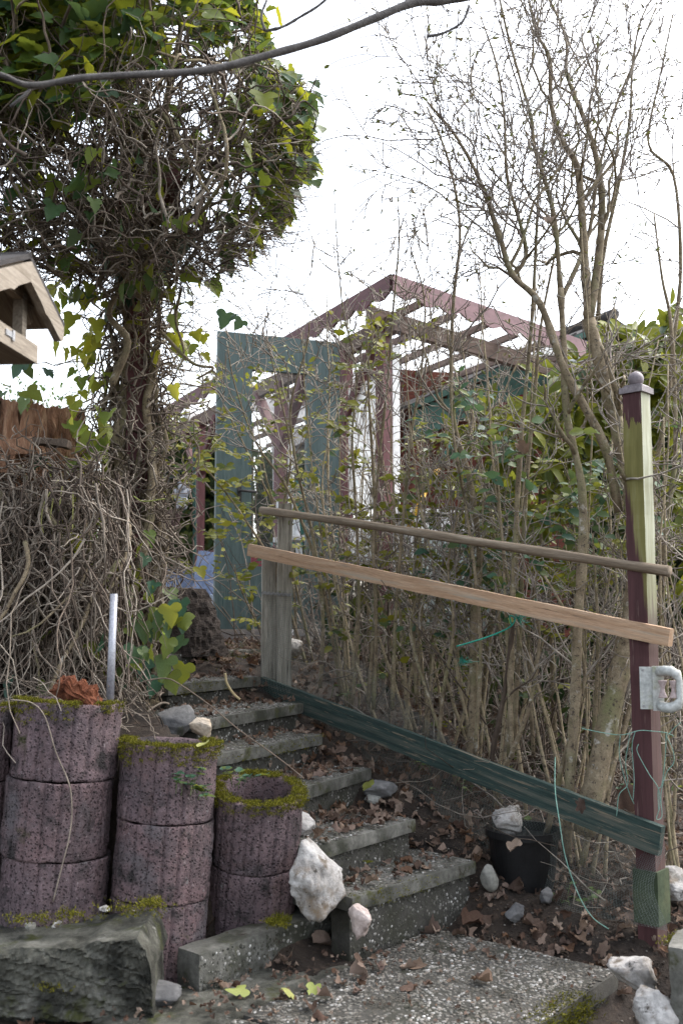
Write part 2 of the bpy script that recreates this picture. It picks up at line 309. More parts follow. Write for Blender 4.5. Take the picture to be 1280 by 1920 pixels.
MT['stone_figure'] = surf('stone_figure', [(.25, .26, .29), (.38, .39, .42), (.48, .49, .52)], 25, bump=.5)
MT['iron'] = surf('iron', [(.03, .03, .03), (.06, .055, .055)], 25, bump=.3, rough=.6)
MT['twine'] = surf('twine', [(.1, .22, .18), (.16, .3, .25), (.24, .37, .31)], 40, bump=.3, rough=.8)
MT['twine_dark'] = surf('twine_dark', [(.01, .2, .15), (.03, .28, .2)], 40, bump=.3, rough=.8)
MT['yellow'] = surf('yellow', [(.45, .25, .015), (.55, .33, .03)], 10, bump=.1, rough=.5)
MT['tool_green'] = surf('tool_green', [(.01, .09, .07), (.02, .13, .1)], 10, bump=.1, rough=.4)
MT['terracotta'] = surf('terracotta', [(.28, .15, .12), (.36, .2, .16)], 10, bump=.2)
MT['bamboo'] = surf('bamboo', [(.4, .31, .17), (.5, .41, .25)], 10, bump=.2, stretch=(6, 6, .5))
MT['black'] = surf('black', [(.02, .02, .022), (.035, .035, .037)], 10, bump=.1)

def postmat():
    m, nt, out = newmat('mossy_post'); co = coords(nt); tc = N(nt, 'TexCoord')
    st = N(nt, 'Mapping'); st.inputs['Scale'].default_value = (14, 14, .9); nt.links.new(tc.outputs['Object'], st.inputs[0])
    red = ramp(nt, noise(nt, st.outputs[0], 3), [(.05, .021, .022), (.08, .035, .036)], [.35, .65])
    red = mixc(nt, ramp(nt, noise(nt, st.outputs[0], 5), [(0, 0, 0), (1, 1, 1)], [.62, .72]), red, (.14, .095, .085))
    alg = ramp(nt, noise(nt, st.outputs[0], 2.5), [(.11, .1, .03), (.165, .15, .05), (.23, .215, .11)], [.3, .5, .7])
    grey = ramp(nt, noise(nt, st.outputs[0], 4), [(.28, .28, .19), (.42, .43, .33)], [.35, .65])
    sx = N(nt, 'SeparateXYZ'); nt.links.new(tc.outputs['Object'], sx.inputs[0])
    # weathering is a stain of the post itself: algae down the street side, bare grey wood on the other face
    j = N(nt, 'Math', operation='MULTIPLY_ADD'); nt.links.new(noise(nt, st.outputs[0], 2, 8, .7), j.inputs[0]); j.inputs[1].default_value = .09; nt.links.new(sx.outputs['X'], j.inputs[2])
    zf = N(nt, 'MapRange'); zf.inputs['From Min'].default_value = -.15; zf.inputs['From Max'].default_value = -1.1; zf.inputs['To Min'].default_value = -.04; zf.inputs['To Max'].default_value = .11
    nt.links.new(sx.outputs['Z'], zf.inputs[0])
    tz = N(nt, 'Math', operation='SUBTRACT'); nt.links.new(j.outputs[0], tz.inputs[0]); nt.links.new(zf.outputs[0], tz.inputs[1])
    f = ramp(nt, tz.outputs[0], [(0, 0, 0), (1, 1, 1)], [.016, .03])
    # red patch left just below the cap
    zt = N(nt, 'MapRange'); zt.inputs['From Min'].default_value = -.17; zt.inputs['From Max'].default_value = -.02; nt.links.new(sx.outputs['Z'], zt.inputs[0])
    jt = N(nt, 'Math', operation='MULTIPLY_ADD'); nt.links.new(noise(nt, st.outputs[0], 5, 3), jt.inputs[0]); jt.inputs[1].default_value = 1.2; nt.links.new(zt.outputs[0], jt.inputs[2])
    f2 = ramp(nt, jt.outputs[0], [(1, 1, 1), (0, 0, 0)], [.98, 1.02])
    ff = mixc(nt, 1, f, f2, 'MULTIPLY')
    c = mixc(nt, ff, red, alg)
    g = N(nt, 'NewGeometry'); dn = N(nt, 'SeparateXYZ'); vt = N(nt, 'VectorTransform', vector_type='NORMAL', convert_from='WORLD', convert_to='OBJECT')
    nt.links.new(g.outputs['True Normal'], vt.inputs[0]); nt.links.new(vt.outputs[0], dn.inputs[0])
    gf = ramp(nt, dn.outputs['X'], [(0, 0, 0), (1, 1, 1)], [.5, .6])
    gz = ramp(nt, zf.outputs[0], [(1, 1, 1), (.06, .06, .06)], [.02, .085])
    gg = mixc(nt, 1, gf, gz, 'MULTIPLY')
    c = mixc(nt, gg, c, grey)
    b = N(nt, 'BsdfPrincipled', Roughness=.75); b.inputs['Specular IOR Level'].default_value = .25
    nt.links.new(c, b.inputs['Base Color'])
    bp = N(nt, 'Bump', Strength=.4, Distance=.002); nt.links.new(noise(nt, st.outputs[0], 12), bp.inputs['Height']); nt.links.new(bp.outputs[0], b.inputs['Normal'])
    nt.links.new(b.outputs[0], out.inputs[0]); return m
MT['mossy_post'] = postmat()
def sheetmat(name, col, tr, tl):
    m, nt, out = newmat(name)
    d = N(nt, 'BsdfPrincipled', Roughness=.3); d.inputs['Base Color'].default_value = (*col, 1)
    t = N(nt, 'BsdfTranslucent'); t.inputs[0].default_value = (*col, 1); c = N(nt, 'BsdfTransparent')
    m1 = N(nt, 'MixShader'); m1.inputs[0].default_value = tl; nt.links.new(d.outputs[0], m1.inputs[1]); nt.links.new(t.outputs[0], m1.inputs[2])
    m2 = N(nt, 'MixShader'); m2.inputs[0].default_value = tr; nt.links.new(m1.outputs[0], m2.inputs[1]); nt.links.new(c.outputs[0], m2.inputs[2])
    nt.links.new(m2.outputs[0], out.inputs[0]); return m
MT['clear_sheet'] = sheetmat('clear_sheet', (.8, .8, .8), .6, .7)
MT['frosted'] = sheetmat('frosted', (.72, .73, .73), .25, .6)
MT['glass'] = sheetmat('glass', (.3, .32, .32), .93, .0)

# ------------------------------------------------------------------ terrain
def value_noise(x, y, seed=0):
    xi, yi = np.floor(x).astype(int), np.floor(y).astype(int); fx, fy = x - xi, y - yi
    h = lambda a, b: (np.sin(a * 127.1 + b * 311.7 + seed * 17.3) * 43758.5453) % 1
    fx, fy = fx * fx * (3 - 2 * fx), fy * fy * (3 - 2 * fy)
    return (h(xi, yi) * (1 - fx) + h(xi + 1, yi) * fx) * (1 - fy) + (h(xi, yi + 1) * (1 - fx) + h(xi + 1, yi + 1) * fx) * fy
def TL(s): return np.interp(s, [1.9, 2.3, 2.8, 3.1, 3.45, 3.95], [2.6, 2.6, 2.68, 2.8, 3.0, 3.45])
def ground(x, y, detail=True):
    x, y = np.asarray(x, float), np.asarray(y, float)
    s = -.785 * x + .62 * y; t = .62 * x + .785 * y
    z = np.interp(s, [1.2, 1.34, 1.42, 2.0, 2.3, 3.8, 4.05, 12], [-.2, -.17, -.07, -.05, .02, .74, .9, 1.0])
    right = sstep(3.25, 3.55, t - .25 * np.clip(s - 3, 0, 2)); zr = np.interp(s, [.4, 1.2, 1.9, 3.8, 4.2, 12], [-.2, .0, .08, .88, .95, 1.05])
    z = z * (1 - right) + zr * right
    left = sstep(0, .12, TL(s) - t)
    bank = sstep(3.44, 3.6, y - .7 * np.clip(x + .55, 0, .7))
    zl = -.05 * (1 - bank) + np.interp(y, [3.4, 4.2, 5.5, 12], [.62, .82, .92, 1.0]) * bank
    z = z * (1 - left) + zl * left
    if detail: z = z + .03 * (value_noise(x * 4, y * 4) - .5) + .018 * (value_noise(x * 17, y * 17, 3) - .5) + .01 * (value_noise(x * 45, y * 45, 5) - .5)
    return z
def G(x, y): return float(ground(x, y))
xs = np.concatenate([[-120, -60, -25, -12, -7, -5, -4], np.arange(-3, 3.2, .05), [3.5, 4.2, 5, 7, 12, 25, 60, 120]])
ys = np.concatenate([[-30, -8, -2, 0, 1], np.arange(1.8, 8.5, .05), [9, 10, 11.5, 13, 16, 22, 35, 60, 120, 200]])
X, Y = np.meshgrid(xs, ys); Zg = ground(X, Y)
mb = MB(); nx = len(xs); i = np.arange(len(ys) - 1)[:, None] * nx; j = np.arange(nx - 1)[None]
mb.add(np.c_[X.ravel(), Y.ravel(), Zg.ravel()], np.stack([i + j, i + j + 1, i + nx + j + 1, i + nx + j], -1).reshape(-1, 4))
tag(part('ground', mb, MT['soil'], None, smooth=True), 'dark brown garden soil sloping up beside the steps', 'ground', kind='structure')

# ------------------------------------------------------------------ shaped pieces
def bm_to(mb, bm):
    bm.verts.ensure_lookup_table(); V = [v.co[:] for v in bm.verts]
    t = [[v.index for v in f.verts] for f in bm.faces if len(f.verts) == 3]; q = [[v.index for v in f.verts] for f in bm.faces if len(f.verts) == 4]
    mb.add(V, *( [t] if t else []), *([q] if q else [])); bm.free()
def noise3(V, s, seed=0):
    V = V * s
    return value_noise(V[:, 0] + 3.1 * V[:, 2], V[:, 1] - 2.3 * V[:, 2], seed) - .5
def rough_box(dims, seg=.04, amp=.004, rnd_=.012, seed=0):
    """weathered block centred on the origin, rounded and chipped edges"""
    d = np.array(dims); mb = MB()
    def face(ax, sg):
        a, b = [k for k in range(3) if k != ax]
        na, nb = max(2, int(d[a] / seg)), max(2, int(d[b] / seg))
        A, B = np.meshgrid(np.linspace(-.5, .5, na + 1), np.linspace(-.5, .5, nb + 1))
        V = np.zeros((A.size, 3)); V[:, a] = A.ravel() * d[a]; V[:, b] = B.ravel() * d[b]; V[:, ax] = sg * d[ax] / 2
        i = np.arange(nb)[:, None] * (na + 1); j = np.arange(na)[None]
        Q = np.stack([i + j, i + j + 1, i + na + 2 + j, i + na + 1 + j], -1).reshape(-1, 4)
        if (sg > 0) != (ax != 1): Q = Q[:, ::-1]
        return V, Q
    for ax in range(3):
        for sg in (-1, 1):
            V, Q = face(ax, sg)
            r = np.minimum(rnd_, d.min() / 3); inner = np.clip(V, -d / 2 + r, d / 2 - r)
            off = V - inner; L = np.linalg.norm(off, axis=1); k = L > 1e-9
            V[k] = inner[k] + off[k] / L[k][:, None] * r
            nn = np.where(L[:, None] > 0, off / np.maximum(L, 1e-9)[:, None], 0)
            V = V + nn * (amp * (noise3(V + seed, 14, seed) + noise3(V + seed, 40, seed + 1)) * 1.6)[:, None]
            mb.add(V, Q)
    return mb
def rock(dims, seed, facets=14, sub_=4, amp=.06):
    r = np.random.default_rng(seed); bm = bmesh.new(); bmesh.ops.create_icosphere(bm, subdivisions=sub_, radius=1)
    V = np.array([v.co[:] for v in bm.verts])
    for _ in range(facets):
        n = nrm(r.normal(size=3)); c = r.uniform(.6, .88); dd = V @ n - c; V = V - np.maximum(dd, 0)[:, None] * n * .92
    V = V * (1 + amp * (noise3(V + seed, 2.2, seed) + .6 * noise3(V + seed, 6, seed + 2) + .3 * noise3(V, 15, seed)))[:, None]
    V = V * np.asarray(dims) / 2
    for v, c in zip(bm.verts, V): v.co = c
    mb = MB(); bm_to(mb, bm); return mb
def chunk(dims, seed, npt=16, amp=.05, pts=None):
    """broken angular rock: hull of scattered points, subdivided and roughened"""
    r = np.random.default_rng(seed); bm = bmesh.new()
    if pts is None:
        d = r.normal(size=(npt, 3)); d /= np.linalg.norm(d, axis=1)[:, None]; pts = d * r.uniform(.75, 1.12, (npt, 1)) * np.asarray(dims) / 2
    for p in pts: bm.verts.new(p)
    h = bmesh.ops.convex_hull(bm, input=bm.verts[:]); bmesh.ops.delete(bm, geom=[v for v in bm.verts if not v.link_faces], context='VERTS')
    bmesh.ops.triangulate(bm, faces=bm.faces[:])
    for k in range(3):
        bmesh.ops.subdivide_edges(bm, edges=bm.edges[:], cuts=1, use_grid_fill=True); bmesh.ops.triangulate(bm, faces=[f for f in bm.faces if len(f.verts) > 3])
        if k < 2: bmesh.ops.smooth_vert(bm, verts=bm.verts[:], factor=.1, use_axis_x=True, use_axis_y=True, use_axis_z=True)
    V = np.array([v.co[:] for v in bm.verts]); S = float(np.max(dims)); U = V / S
    n = U / np.maximum(np.linalg.norm(U, axis=1), 1e-6)[:, None]
    V = V + n * (S * amp * (noise3(U + seed, 4, seed) + .7 * noise3(U + seed, 9, seed + 1) + .5 * noise3(U, 20, seed + 2) + .35 * noise3(U, 45, seed + 4)))[:, None]
    for v, c in zip(bm.verts, V): v.co = c
    mb = MB(); bm_to(mb, bm); return mb
def GH(u, v):
    """where the sight line of a photo pixel meets the terrain"""
    d = ray(u, v); k = 1.5
    while k < 14:
        p = d * k; 
        if p[2] + CZ < G(p[0], p[1]): break
        k += .012
    return d * k + np.array([0, 0, CZ])
def rotz(a): c, s = math.cos(a), math.sin(a); return np.array([[c, -s, 0], [s, c, 0], [0, 0, 1.0]])
def mat4(R, t):
    M = np.eye(4); M[:3, :3] = R; M[:3, 3] = t; return M

def fence_y(u): return 5.2 + (3.47 - 5.2) * (u - 492) / 746
def behind(p, gap=.16):
    """keep plants on their own side of the fence"""
    p = np.array(p, float); u, v, d = proj(p)
    lim = np.where((u > 440) & (u < 1300), fence_y(np.clip(u, 480, 1260)) + gap, 0)
    push = (p[..., 1] < lim) & (v > 900)
    k = np.where(push, lim / np.maximum(p[..., 1], .5), 1)
    q = (p - [0, 0, CZ]) * k[..., None] + [0, 0, CZ]
    return q
# small pebble for exposed aggregate
bm = bmesh.new(); bmesh.ops.create_icosphere(bm, subdivisions=1, radius=1); _pm = MB(); bm_to(_pm, bm)
PEB_V, PEB_F = np.vstack(_pm.V) * np.array([1, .8, .55]), _pm.Fc
def pebble_mats(M, w, h, size, dens=1.0, keep=None):
    """half-sunken pebbles on the local XY rectangle w x h of frame M"""
    n = int(w * h / (size * size * 1.1) * dens); out = []
    g = rng.uniform(size=(n, 2)) * [w, h]
    if keep is not None: g = g[keep(g)]
    for a, b in g:
        s = size * rng.uniform(.3, .62); q = rotz(rng.uniform(0, 6.28)); L = np.diag([s, s, s * .8])
        R = M[:3, :3] @ q @ L; out.append(mat4(R, M[:3, 3] + M[:3, :3] @ np.array([a, b, -.1 * s])))
    return out
BLADE_V = np.array([[-.5, 0, 0], [.5, 0, 0], [0, .25, 1], [0, .3, 0]]); BLADE_F = [np.array([[0, 1, 2], [1, 3, 2], [3, 0, 2]])]
def moss_mb(pts, h=.012, w=.006, per=4, spread=.008, up=(0, 0, 1)):
    per = int(per * 2.2); w = w * .62; h = h * .62
    pts = np.repeat(np.asarray(pts, float), per, 0); n = len(pts); mb = MB()
    p = pts + rng.normal(size=(n, 3)) * spread * np.array([1, 1, .4]); mats = []
    for q in p:
        d = nrm(np.asarray(up) + rng.normal(size=3) * .75); z = d; x = nrm(np.cross(rng.normal(size=3), z)); y = np.cross(z, x)
        M = np.eye(4); M[:3, 0] = x * w * rng.uniform(.6, 1.4); M[:3, 1] = y * w; M[:3, 2] = z * h * rng.uniform(.5, 1.5); M[:3, 3] = q; mats.append(M)
    mb.copies(BLADE_V, BLADE_F, mats); return mb

# ------------------------------------------------------------------ steps and paving
STEP = [((660, 1684), (893, 1614), .20), ((588, 1590), (780, 1535), .345), ((560, 1480), (697, 1440), .475), ((408, 1414), (606, 1376), .605),
        ((375, 1350), (570, 1318), .72), ((316, 1284), (490, 1268), .83), ((312, 1227), (492, 1217), .94)]
steps = thing('garden_steps', 'curving flight of seven mossy concrete and pebble garden steps', 'steps', (0, 3.6, 0), kind='structure')
SURF = []          # (frame, width, depth) of each walking surface
zprev = .0
for k, (a, b, z) in enumerate(STEP):
    A, B = PZ(*a, z), PZ(*b, z); w = np.linalg.norm(B - A); ex = nrm(B - A); M = frame(A, ex)
    th = .05 if k < 6 else .11; dep = .44
    tb = rough_box((w, dep, th), .025, .0018, .007, k); Mt = M.copy(); Mt[:3, 3] = A + M[:3, 0] * w / 2 + M[:3, 1] * dep / 2 - np.array([0, 0, th / 2])
    tr = part('tread_slab', tb, MT['concrete'], steps, Mt, True)
    SURF.append((M, w, dep))
    # pebbles showing along the worn top
    pk = MB(); pm = pebble_mats(np.linalg.inv(Mt) @ mat4(M[:3, :3], A + M[:3, 0] * .012 + M[:3, 1] * .014 + [0, 0, .001]), w - .024, .30, .013, 1.1 if k < 2 else .8)
    pk.copies(PEB_V, PEB_F, pm); sub('pebbles', pk, MT['pebble'], tr, kind='stuff')
    if k == 6:
        Mr = mat4(np.stack([M[:3, 0], np.array([0, 0, 1]), -M[:3, 1]], 1), A + [0, 0, -.1])
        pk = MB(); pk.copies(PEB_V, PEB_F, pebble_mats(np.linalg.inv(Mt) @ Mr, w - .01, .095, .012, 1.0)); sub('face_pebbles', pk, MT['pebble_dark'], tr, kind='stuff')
    else:
        hb = z - th - zprev + .06; inset = .022
        rb = rough_box((w - .02, .09, hb), .03, .0018, .008, k + 20); Mr = M.copy()
        Mr[:3, 3] = A + M[:3, 0] * (w / 2 + rng.uniform(-.01, .02)) + M[:3, 1] * (inset + .045) - np.array([0, 0, th + hb / 2 + .004])
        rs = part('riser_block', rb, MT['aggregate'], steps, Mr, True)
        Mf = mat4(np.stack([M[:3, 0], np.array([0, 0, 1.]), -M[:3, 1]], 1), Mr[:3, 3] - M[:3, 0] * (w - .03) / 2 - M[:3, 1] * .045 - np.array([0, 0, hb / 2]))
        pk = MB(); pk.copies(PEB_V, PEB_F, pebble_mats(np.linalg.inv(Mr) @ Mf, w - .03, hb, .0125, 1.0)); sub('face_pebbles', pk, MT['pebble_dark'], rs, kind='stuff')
    # moss on noses
    if k in (0, 3, 5):
        npt = 70; q = np.array([A + ex * w * rng.beta(1.2, 3 if k != 3 else .9) + M[:3, 1] * rng.uniform(-.005, .02) - [0, 0, rng.uniform(0, th)] for _ in range(npt)])
        part('moss', moss_mb(q, .010, .005, 5, .01, -M[:3, 1] + [0, 0, .6]), MT['moss'], steps, kind='stuff')
    zprev = z

# pebble paving slab with its block below, and the plain strip left of it
e_, n_ = nrm([.62, .785, 0]), nrm([-.785, .62, 0])
def ST(s, t, z=0): return np.array([t * .62 - s * .785, t * .785 + s * .62, z])
slabs = thing('paving', 'washed pebble paving slab at the foot of the steps', 'paving', tuple(ST(1.7, 2.9)), kind='structure')
for (s0, s1, t0, t1, z, nm, mt, peb) in ((1.375, 2.09, 2.18, 3.19, 0, 'paving_slab', 'aggregate', 1), (1.375, 2.09, 1.17, 2.17, -.004, 'paving_slab', 'aggregate', 1), (2.1, 2.42, 1.9, 2.72, -.012, 'concrete_strip', 'footing', 0)):
    M = mat4(np.stack([e_, n_, [0, 0, 1]], 1), ST((s0 + s1) / 2, (t0 + t1) / 2, z - .03))
    w, d = t1 - t0, s1 - s0
    o = part(nm, rough_box((w, d, .06), .03, .0015, .01, 50 + int(t0 * 10)), MT[mt], slabs, M, True)
    if peb:
        pk = MB(); pk.copies(PEB_V, PEB_F, pebble_mats(mat4(np.eye(3), [-w / 2 + .01, -d / 2 + .01, .031]), w - .02, d - .02, .0135, 1.5)); sub('pebbles', pk, MT['pebble'], o, kind='stuff')
M = mat4(np.stack([e_, n_, [0, 0, 1]], 1), ST(1.375 + .09, 2.5, -.12))
o = part('edge_block', rough_box((1.36, .12, .115), .04, .002, .01, 77), MT['aggregate'], slabs, M, True)
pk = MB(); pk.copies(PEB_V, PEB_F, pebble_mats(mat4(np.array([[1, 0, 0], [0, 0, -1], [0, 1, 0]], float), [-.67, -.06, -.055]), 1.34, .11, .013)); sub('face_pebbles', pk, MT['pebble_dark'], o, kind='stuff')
q = np.array([ST(1.375 + rng.uniform(-.02, .06), 2.62 + rng.beta(2, 2) * .35, rng.uniform(-.08, .004)) for _ in range(260)])
part('moss', moss_mb(q, .02, .006, 7, .016, -n_ + [0, 0, 1]), MT['moss'], slabs, kind='stuff')
SURF.append((mat4(np.stack([e_, n_, [0, 0, 1]], 1), ST(1.4, 2.2, .0)), .95, .66))

# fallen kerb block and broken concrete footing at the foot of the rings
A, B = PZ(372, 1790, .1), PZ(648, 1697, .1); w = np.linalg.norm(B - A); M = frame((A + B) / 2 + [0, 0, -.06], B - A); M[:3, 3] += M[:3, 1] * .05
kb = thing('kerb_block', 'long tipped pebble kerb block with a tuft of moss in front of the planter rings', 'kerb', tuple(M[:3, 3]))
part('block', rough_box((w, .11, .125), .03, .002, .01, 91), MT['concrete'], kb, M, True)
Mf = mat4(np.stack([M[:3, 0], [0, 0, 1.], -M[:3, 1]], 1), M[:3, 3] - M[:3, 0] * w / 2 - M[:3, 1] * .055 - np.array([0, 0, .06]))
pk = MB(); pk.copies(PEB_V, PEB_F, pebble_mats(Mf, w, .11, .013)); part('face_pebbles', pk, MT['pebble_dark'], kb, kind='stuff')
part('moss', moss_mb(np.array([P(522, 1728, 3.38) + rng.normal(size=3) * [.018, .018, .006] for _ in range(60)]), .018, .006, 6, .008), MT['moss'], kb, kind='stuff')
ft = thing('concrete_footing', 'crumbling mossy grey concrete footing under the planter rings', 'footing', tuple(P(150, 1780, 3.15)))
fm = MB(); nxx, nzz = 210, 56
us = np.linspace(-160, 312, nxx); V = []; 
for iu, u in enumerate(us):
    top = 1.15 - (np.interp(u, [-160, 0, 150, 285, 300, 312], [1742, 1728, 1722, 1700, 1716, 1752]) - 1150) * 3.2 / F
    bot = -.16; 
    for iz in range(nzz):
        t = iz / (nzz - 1); z = bot + (top - bot) * min(1, t / .8); 
        yy = 3.07 - .07 * (u / 312) + (0 if t <= .8 else (t - .8) / .2 * .34) + (.05 * (1 - t) if t < .3 else 0)
        x = (u - 640) / F * 3.15
        V.append([x + .02 * (1 - t) * (u > 280), yy, z])
V = np.array(V); V[:, 1] += .016 * noise3(V, 6, 3) + .014 * noise3(V, 22, 4) + .014 * noise3(V, 50, 6) + .008 * noise3(V, 110, 7); V[:, 2] += .02 * noise3(V, 14, 8)
i = np.arange(nxx - 1)[:, None] * nzz; j = np.arange(nzz - 1)[None]
fm.add(V, np.stack([i + j, i + nzz + j, i + nzz + j + 1, i + j + 1], -1).reshape(-1, 4))
endv = V[-nzz:]; backv = endv + np.array([-.02, .3, 0]); fm.add(np.vstack([endv, backv]), np.array([[a, a + nzz, a + nzz + 1, a + 1] for a in range(nzz - 1)]))
part('concrete', fm, MT['footing'], ft)
q = []
for (u, v, n, sp_) in ((60, 1725, 30, .05), (140, 1718, 25, .03), (260, 1705, 40, .05), (100, 1845, 25, .02), (280, 1690, 30, .02)):
    q += [P(u, v, 3.17 if v < 1800 else 3.05) + rng.normal(size=3) * [sp_, .02, .008] for _ in range(n)]
part('moss', moss_mb(np.array(q), .014, .006, 5, .01), MT['moss'], ft, kind='stuff')
SD = thing('stone_slab', 'flat grey broken stone slab lying on the ground before the concrete footing', 'stone', tuple(PZ(265, 1850, .02)))
part('stone', rock((.28, .16, .09), 5, 10), MT['rock_dark'], SD, mat4(rotz(.35), PZ(262, 1872, .0)), True)

# ------------------------------------------------------------------ planter rings
def ring_mb(R, H, seed, soil=False):
    na, nh = 160, 16; a = np.arange(na) * 2 * math.pi / na; mb = MB()
    g = np.abs(((a / (2 * math.pi) * 20 + .5) % 1) - .5) * 2 / 1.0          # 0 at a groove
    groove = np.exp(-(g / .13) ** 2) * .0075 + (np.floor(a / (2 * math.pi) * 20 + .5) % 3 == 0) * .0025
    prof = [(R - .034, H - .12, 0), (R - .034, H * .55, 0), (R - .03, H - .014, 0), (R - .022, H - .002, 0), (R - .004, H, 0)] + [(R, H - .0035 - (H - .010) * k / nh, 1) for k in range(nh + 1)] + [(R - .002, 0, 0), (R - .04, .001, 0)]
    V = []
    for r, z, out in prof:
        rr = r - (groove if out else groove * .4)
        V.append(np.stack([rr * np.cos(a), rr * np.sin(a), np.full(na, z)], 1))
    V = np.vstack(V); rad = np.linalg.norm(V[:, :2], axis=1)
    dis = .004 * noise3(V + seed, 70, seed) + .005 * noise3(V + seed, 22, seed + 1)
    V[:, :2] *= (1 + dis / rad)[:, None]; V[:, 2] += .005 * noise3(V + seed, 30, seed + 5)
    i = np.arange(len(prof) - 1)[:, None] * na; j = np.arange(na)[None]; k = (j + 1) % na
    mb.add(V, np.stack([i + j, i + na + j, i + na + k, i + k], -1).reshape(-1, 4)); return mb
def moss_rim(M, R, H, a0, a1, n, droop=.03):
    q = []
    for _ in range(n):
        a = rng.uniform(a0, a1)
        if value_noise(np.array(a * 5.), np.array(R * 90), 4) < .3: continue
        r = R - rng.uniform(-.006, .036); z = H + .004 + .008 * float(value_noise(np.array(a * 9.), np.array(r * 60), 2))
        if rng.uniform() < .28: r = R + .003; z = H - abs(rng.normal()) * droop
        q.append(M[:3, :3] @ np.array([r * math.cos(a), r * math.sin(a), z]) + M[:3, 3])
    return moss_mb(np.array(q), .0095, .0045, 11, .007)
RH = .25
def column(u_top, v_top, y, n, lean, R, mats, names, moss, soil_d=.03):
    c = P(u_top, v_top, y); d = nrm([lean[0], lean[1], 1]); ang = rng.uniform(0, 6)
    for k in range(n):
        base = c - d * RH * (k + 1) * 1.0 + np.array([rng.uniform(-.008, .008) if k else 0, rng.uniform(-.006, .006), 0])
        z = d; x = nrm(np.cross([0, 1, 0], z)); yv = np.cross(z, x)
        M = mat4(np.stack([x, yv, z], 1) @ rotz(ang + k * .9), base)
        t = thing('planter_ring', names[k], 'planter', tuple(base), 'stacked concrete planter rings')
        part('ring', ring_mb(R, RH - .0035, int(c[0] * 100) + 7 * k + 300), MT[mats[k]], t, M, True)
        if k == 0:
            sm = MB(); m_ = 24; aa = np.arange(m_) * 2 * math.pi / m_
            V = [[0, 0, RH - soil_d + .01]] + [[r * math.cos(a), r * math.sin(a), RH - soil_d + rng.uniform(-.006, .006)] for r in (.07, R - .03) for a in aa]
            T = [[0, 1 + i, 1 + (i + 1) % m_] for i in range(m_)]; Q = [[1 + i, 1 + m_ + i, 1 + m_ + (i + 1) % m_, 1 + (i + 1) % m_] for i in range(m_)]
            sm.add(np.array(V), T, Q); part('soil', sm, MT['soil'], t, M, True)
            if moss:
                M0 = mat4(np.stack([x, yv, z], 1), base); mm = MB()
                for a0, a1, nn, dr in moss:
                    o = moss_rim(M0, R, RH - .006, a0, a1, nn, dr); part('moss', o, MT['moss'], t, kind='stuff')
PI = math.pi
column(-66, 1318, 3.45, 3, (.03, .02), .175, ['ring', 'ring', 'ring_grey'], ['top planter ring of the column cut off by the left photo edge', 'reddish middle planter ring of the column cut off by the left photo edge', 'lowest planter ring of the column cut off by the left photo edge'], [(-.6, .2, 40, .02)])
column(132, 1312, 3.45, 3, (.06, .02), .176, ['ring_grey', 'ring', 'ring_grey'], ['top planter ring of the tallest full column, holding the rotten orange wood', 'middle planter ring of the tallest full column with a dry stem across it', 'lowest planter ring of the tallest full column, standing in the concrete footing'], [(3.6, 5.2, 200, .03), (5.6, 6.2, 60, .02)])
column(320, 1390, 3.47, 3, (.06, .02), .163, ['ring_grey', 'ring', 'ring'], ['top planter ring of the second column with moss and small ivy sprigs', 'red middle planter ring of the second column', 'lowest red planter ring of the second column, broken edge above a gap'], [(3.0, 6.0, 330, .03), (5.6, 7.2, 120, .015)])
column(484, 1478, 3.58, 2, (.085, -.2), .162, ['ring_grey', 'ring_grey'], ['open empty planter ring with a full collar of yellow moss on the shortest column', 'bottom planter ring of the shortest column beside the big white rock'], [(0, 6.28, 620, .018)], soil_d=.11)

# ------------------------------------------------------------------ rocks and odds on the ground
def stone(u, v, dims, seed, mat, label, rot=0, tilt=(0, 0), name='rock', smooth=False, y=None, pts=None, sink=.42, amp=.05):
    """u, v: the middle of the stone in the photograph; it rests on the terrain under it unless its distance y is given"""
    if y: p = P(u, v, y)
    else:
        p = GH(u, v)
        for _ in range(3): p = GH(u, v + sink * dims[2] * F / p[1])
        p[2] += sink * dims[2]
    Rm = np.array(Matrix.Rotation(tilt[0], 3, 'X') @ Matrix.Rotation(tilt[1], 3, 'Y')) @ rotz(rot)
    mb = rock(dims, seed, 4, 4, .04) if smooth else chunk(dims, seed, 16, amp, pts)
    o = bpy.data.objects.new(name, mb.mesh(name, MT[mat], True)); COL.objects.link(o); o.matrix_basis = Matrix(mat4(Rm, p))
    return tag(o, label, 'rock' if name == 'rock' else 'pebble')
BIGP = [(a * .88, b, c * .95) for a, b, c in [(-.055, -.03, .135), (-.03, .05, .13), (.04, -.06, .055), (.1, 0, .03), (.115, -.03, -.05), (.09, .07, -.08), (.03, -.08, -.12), (-.02, -.06, -.14), (-.03, .08, -.14), (-.1, -.04, -.035), (-.095, .05, -.02), (-.09, -.05, .05), (-.02, -.085, .02), (.0, .1, .02), (.06, .09, .0)]]
stone(592, 1646, (.2, .17, .26), 11, 'quartz', 'large angular white quartz rock between the shortest planter column and the steps', 0, y=3.42, pts=BIGP)
stone(562, 1545, (.11, .12, .13), 12, 'quartz', 'white rock wedged behind the moss collared planter ring beside the third step', 1, y=3.75)
stone(674, 1724, (.095, .1, .13), 13, 'quartz_pink', 'pinkish white rock between the kerb block and the lowest step', .2, y=3.36)
stone(378, 1366, (.1, .09, .085), 14, 'quartz_orange', 'cream orange rock behind the mossy second planter column', .2, y=3.85)
stone(330, 1352, (.16, .13, .15), 15, 'rock_dark', 'grey rock covered in dry stems left of the cream orange rock', .2, y=4.0)
stone(917, 1648, (.07, .06, .11), 16, 'rock_grey', 'smooth grey oval stone standing beside the lowest step', .2, (.1, -.25), smooth=True, sink=.5)
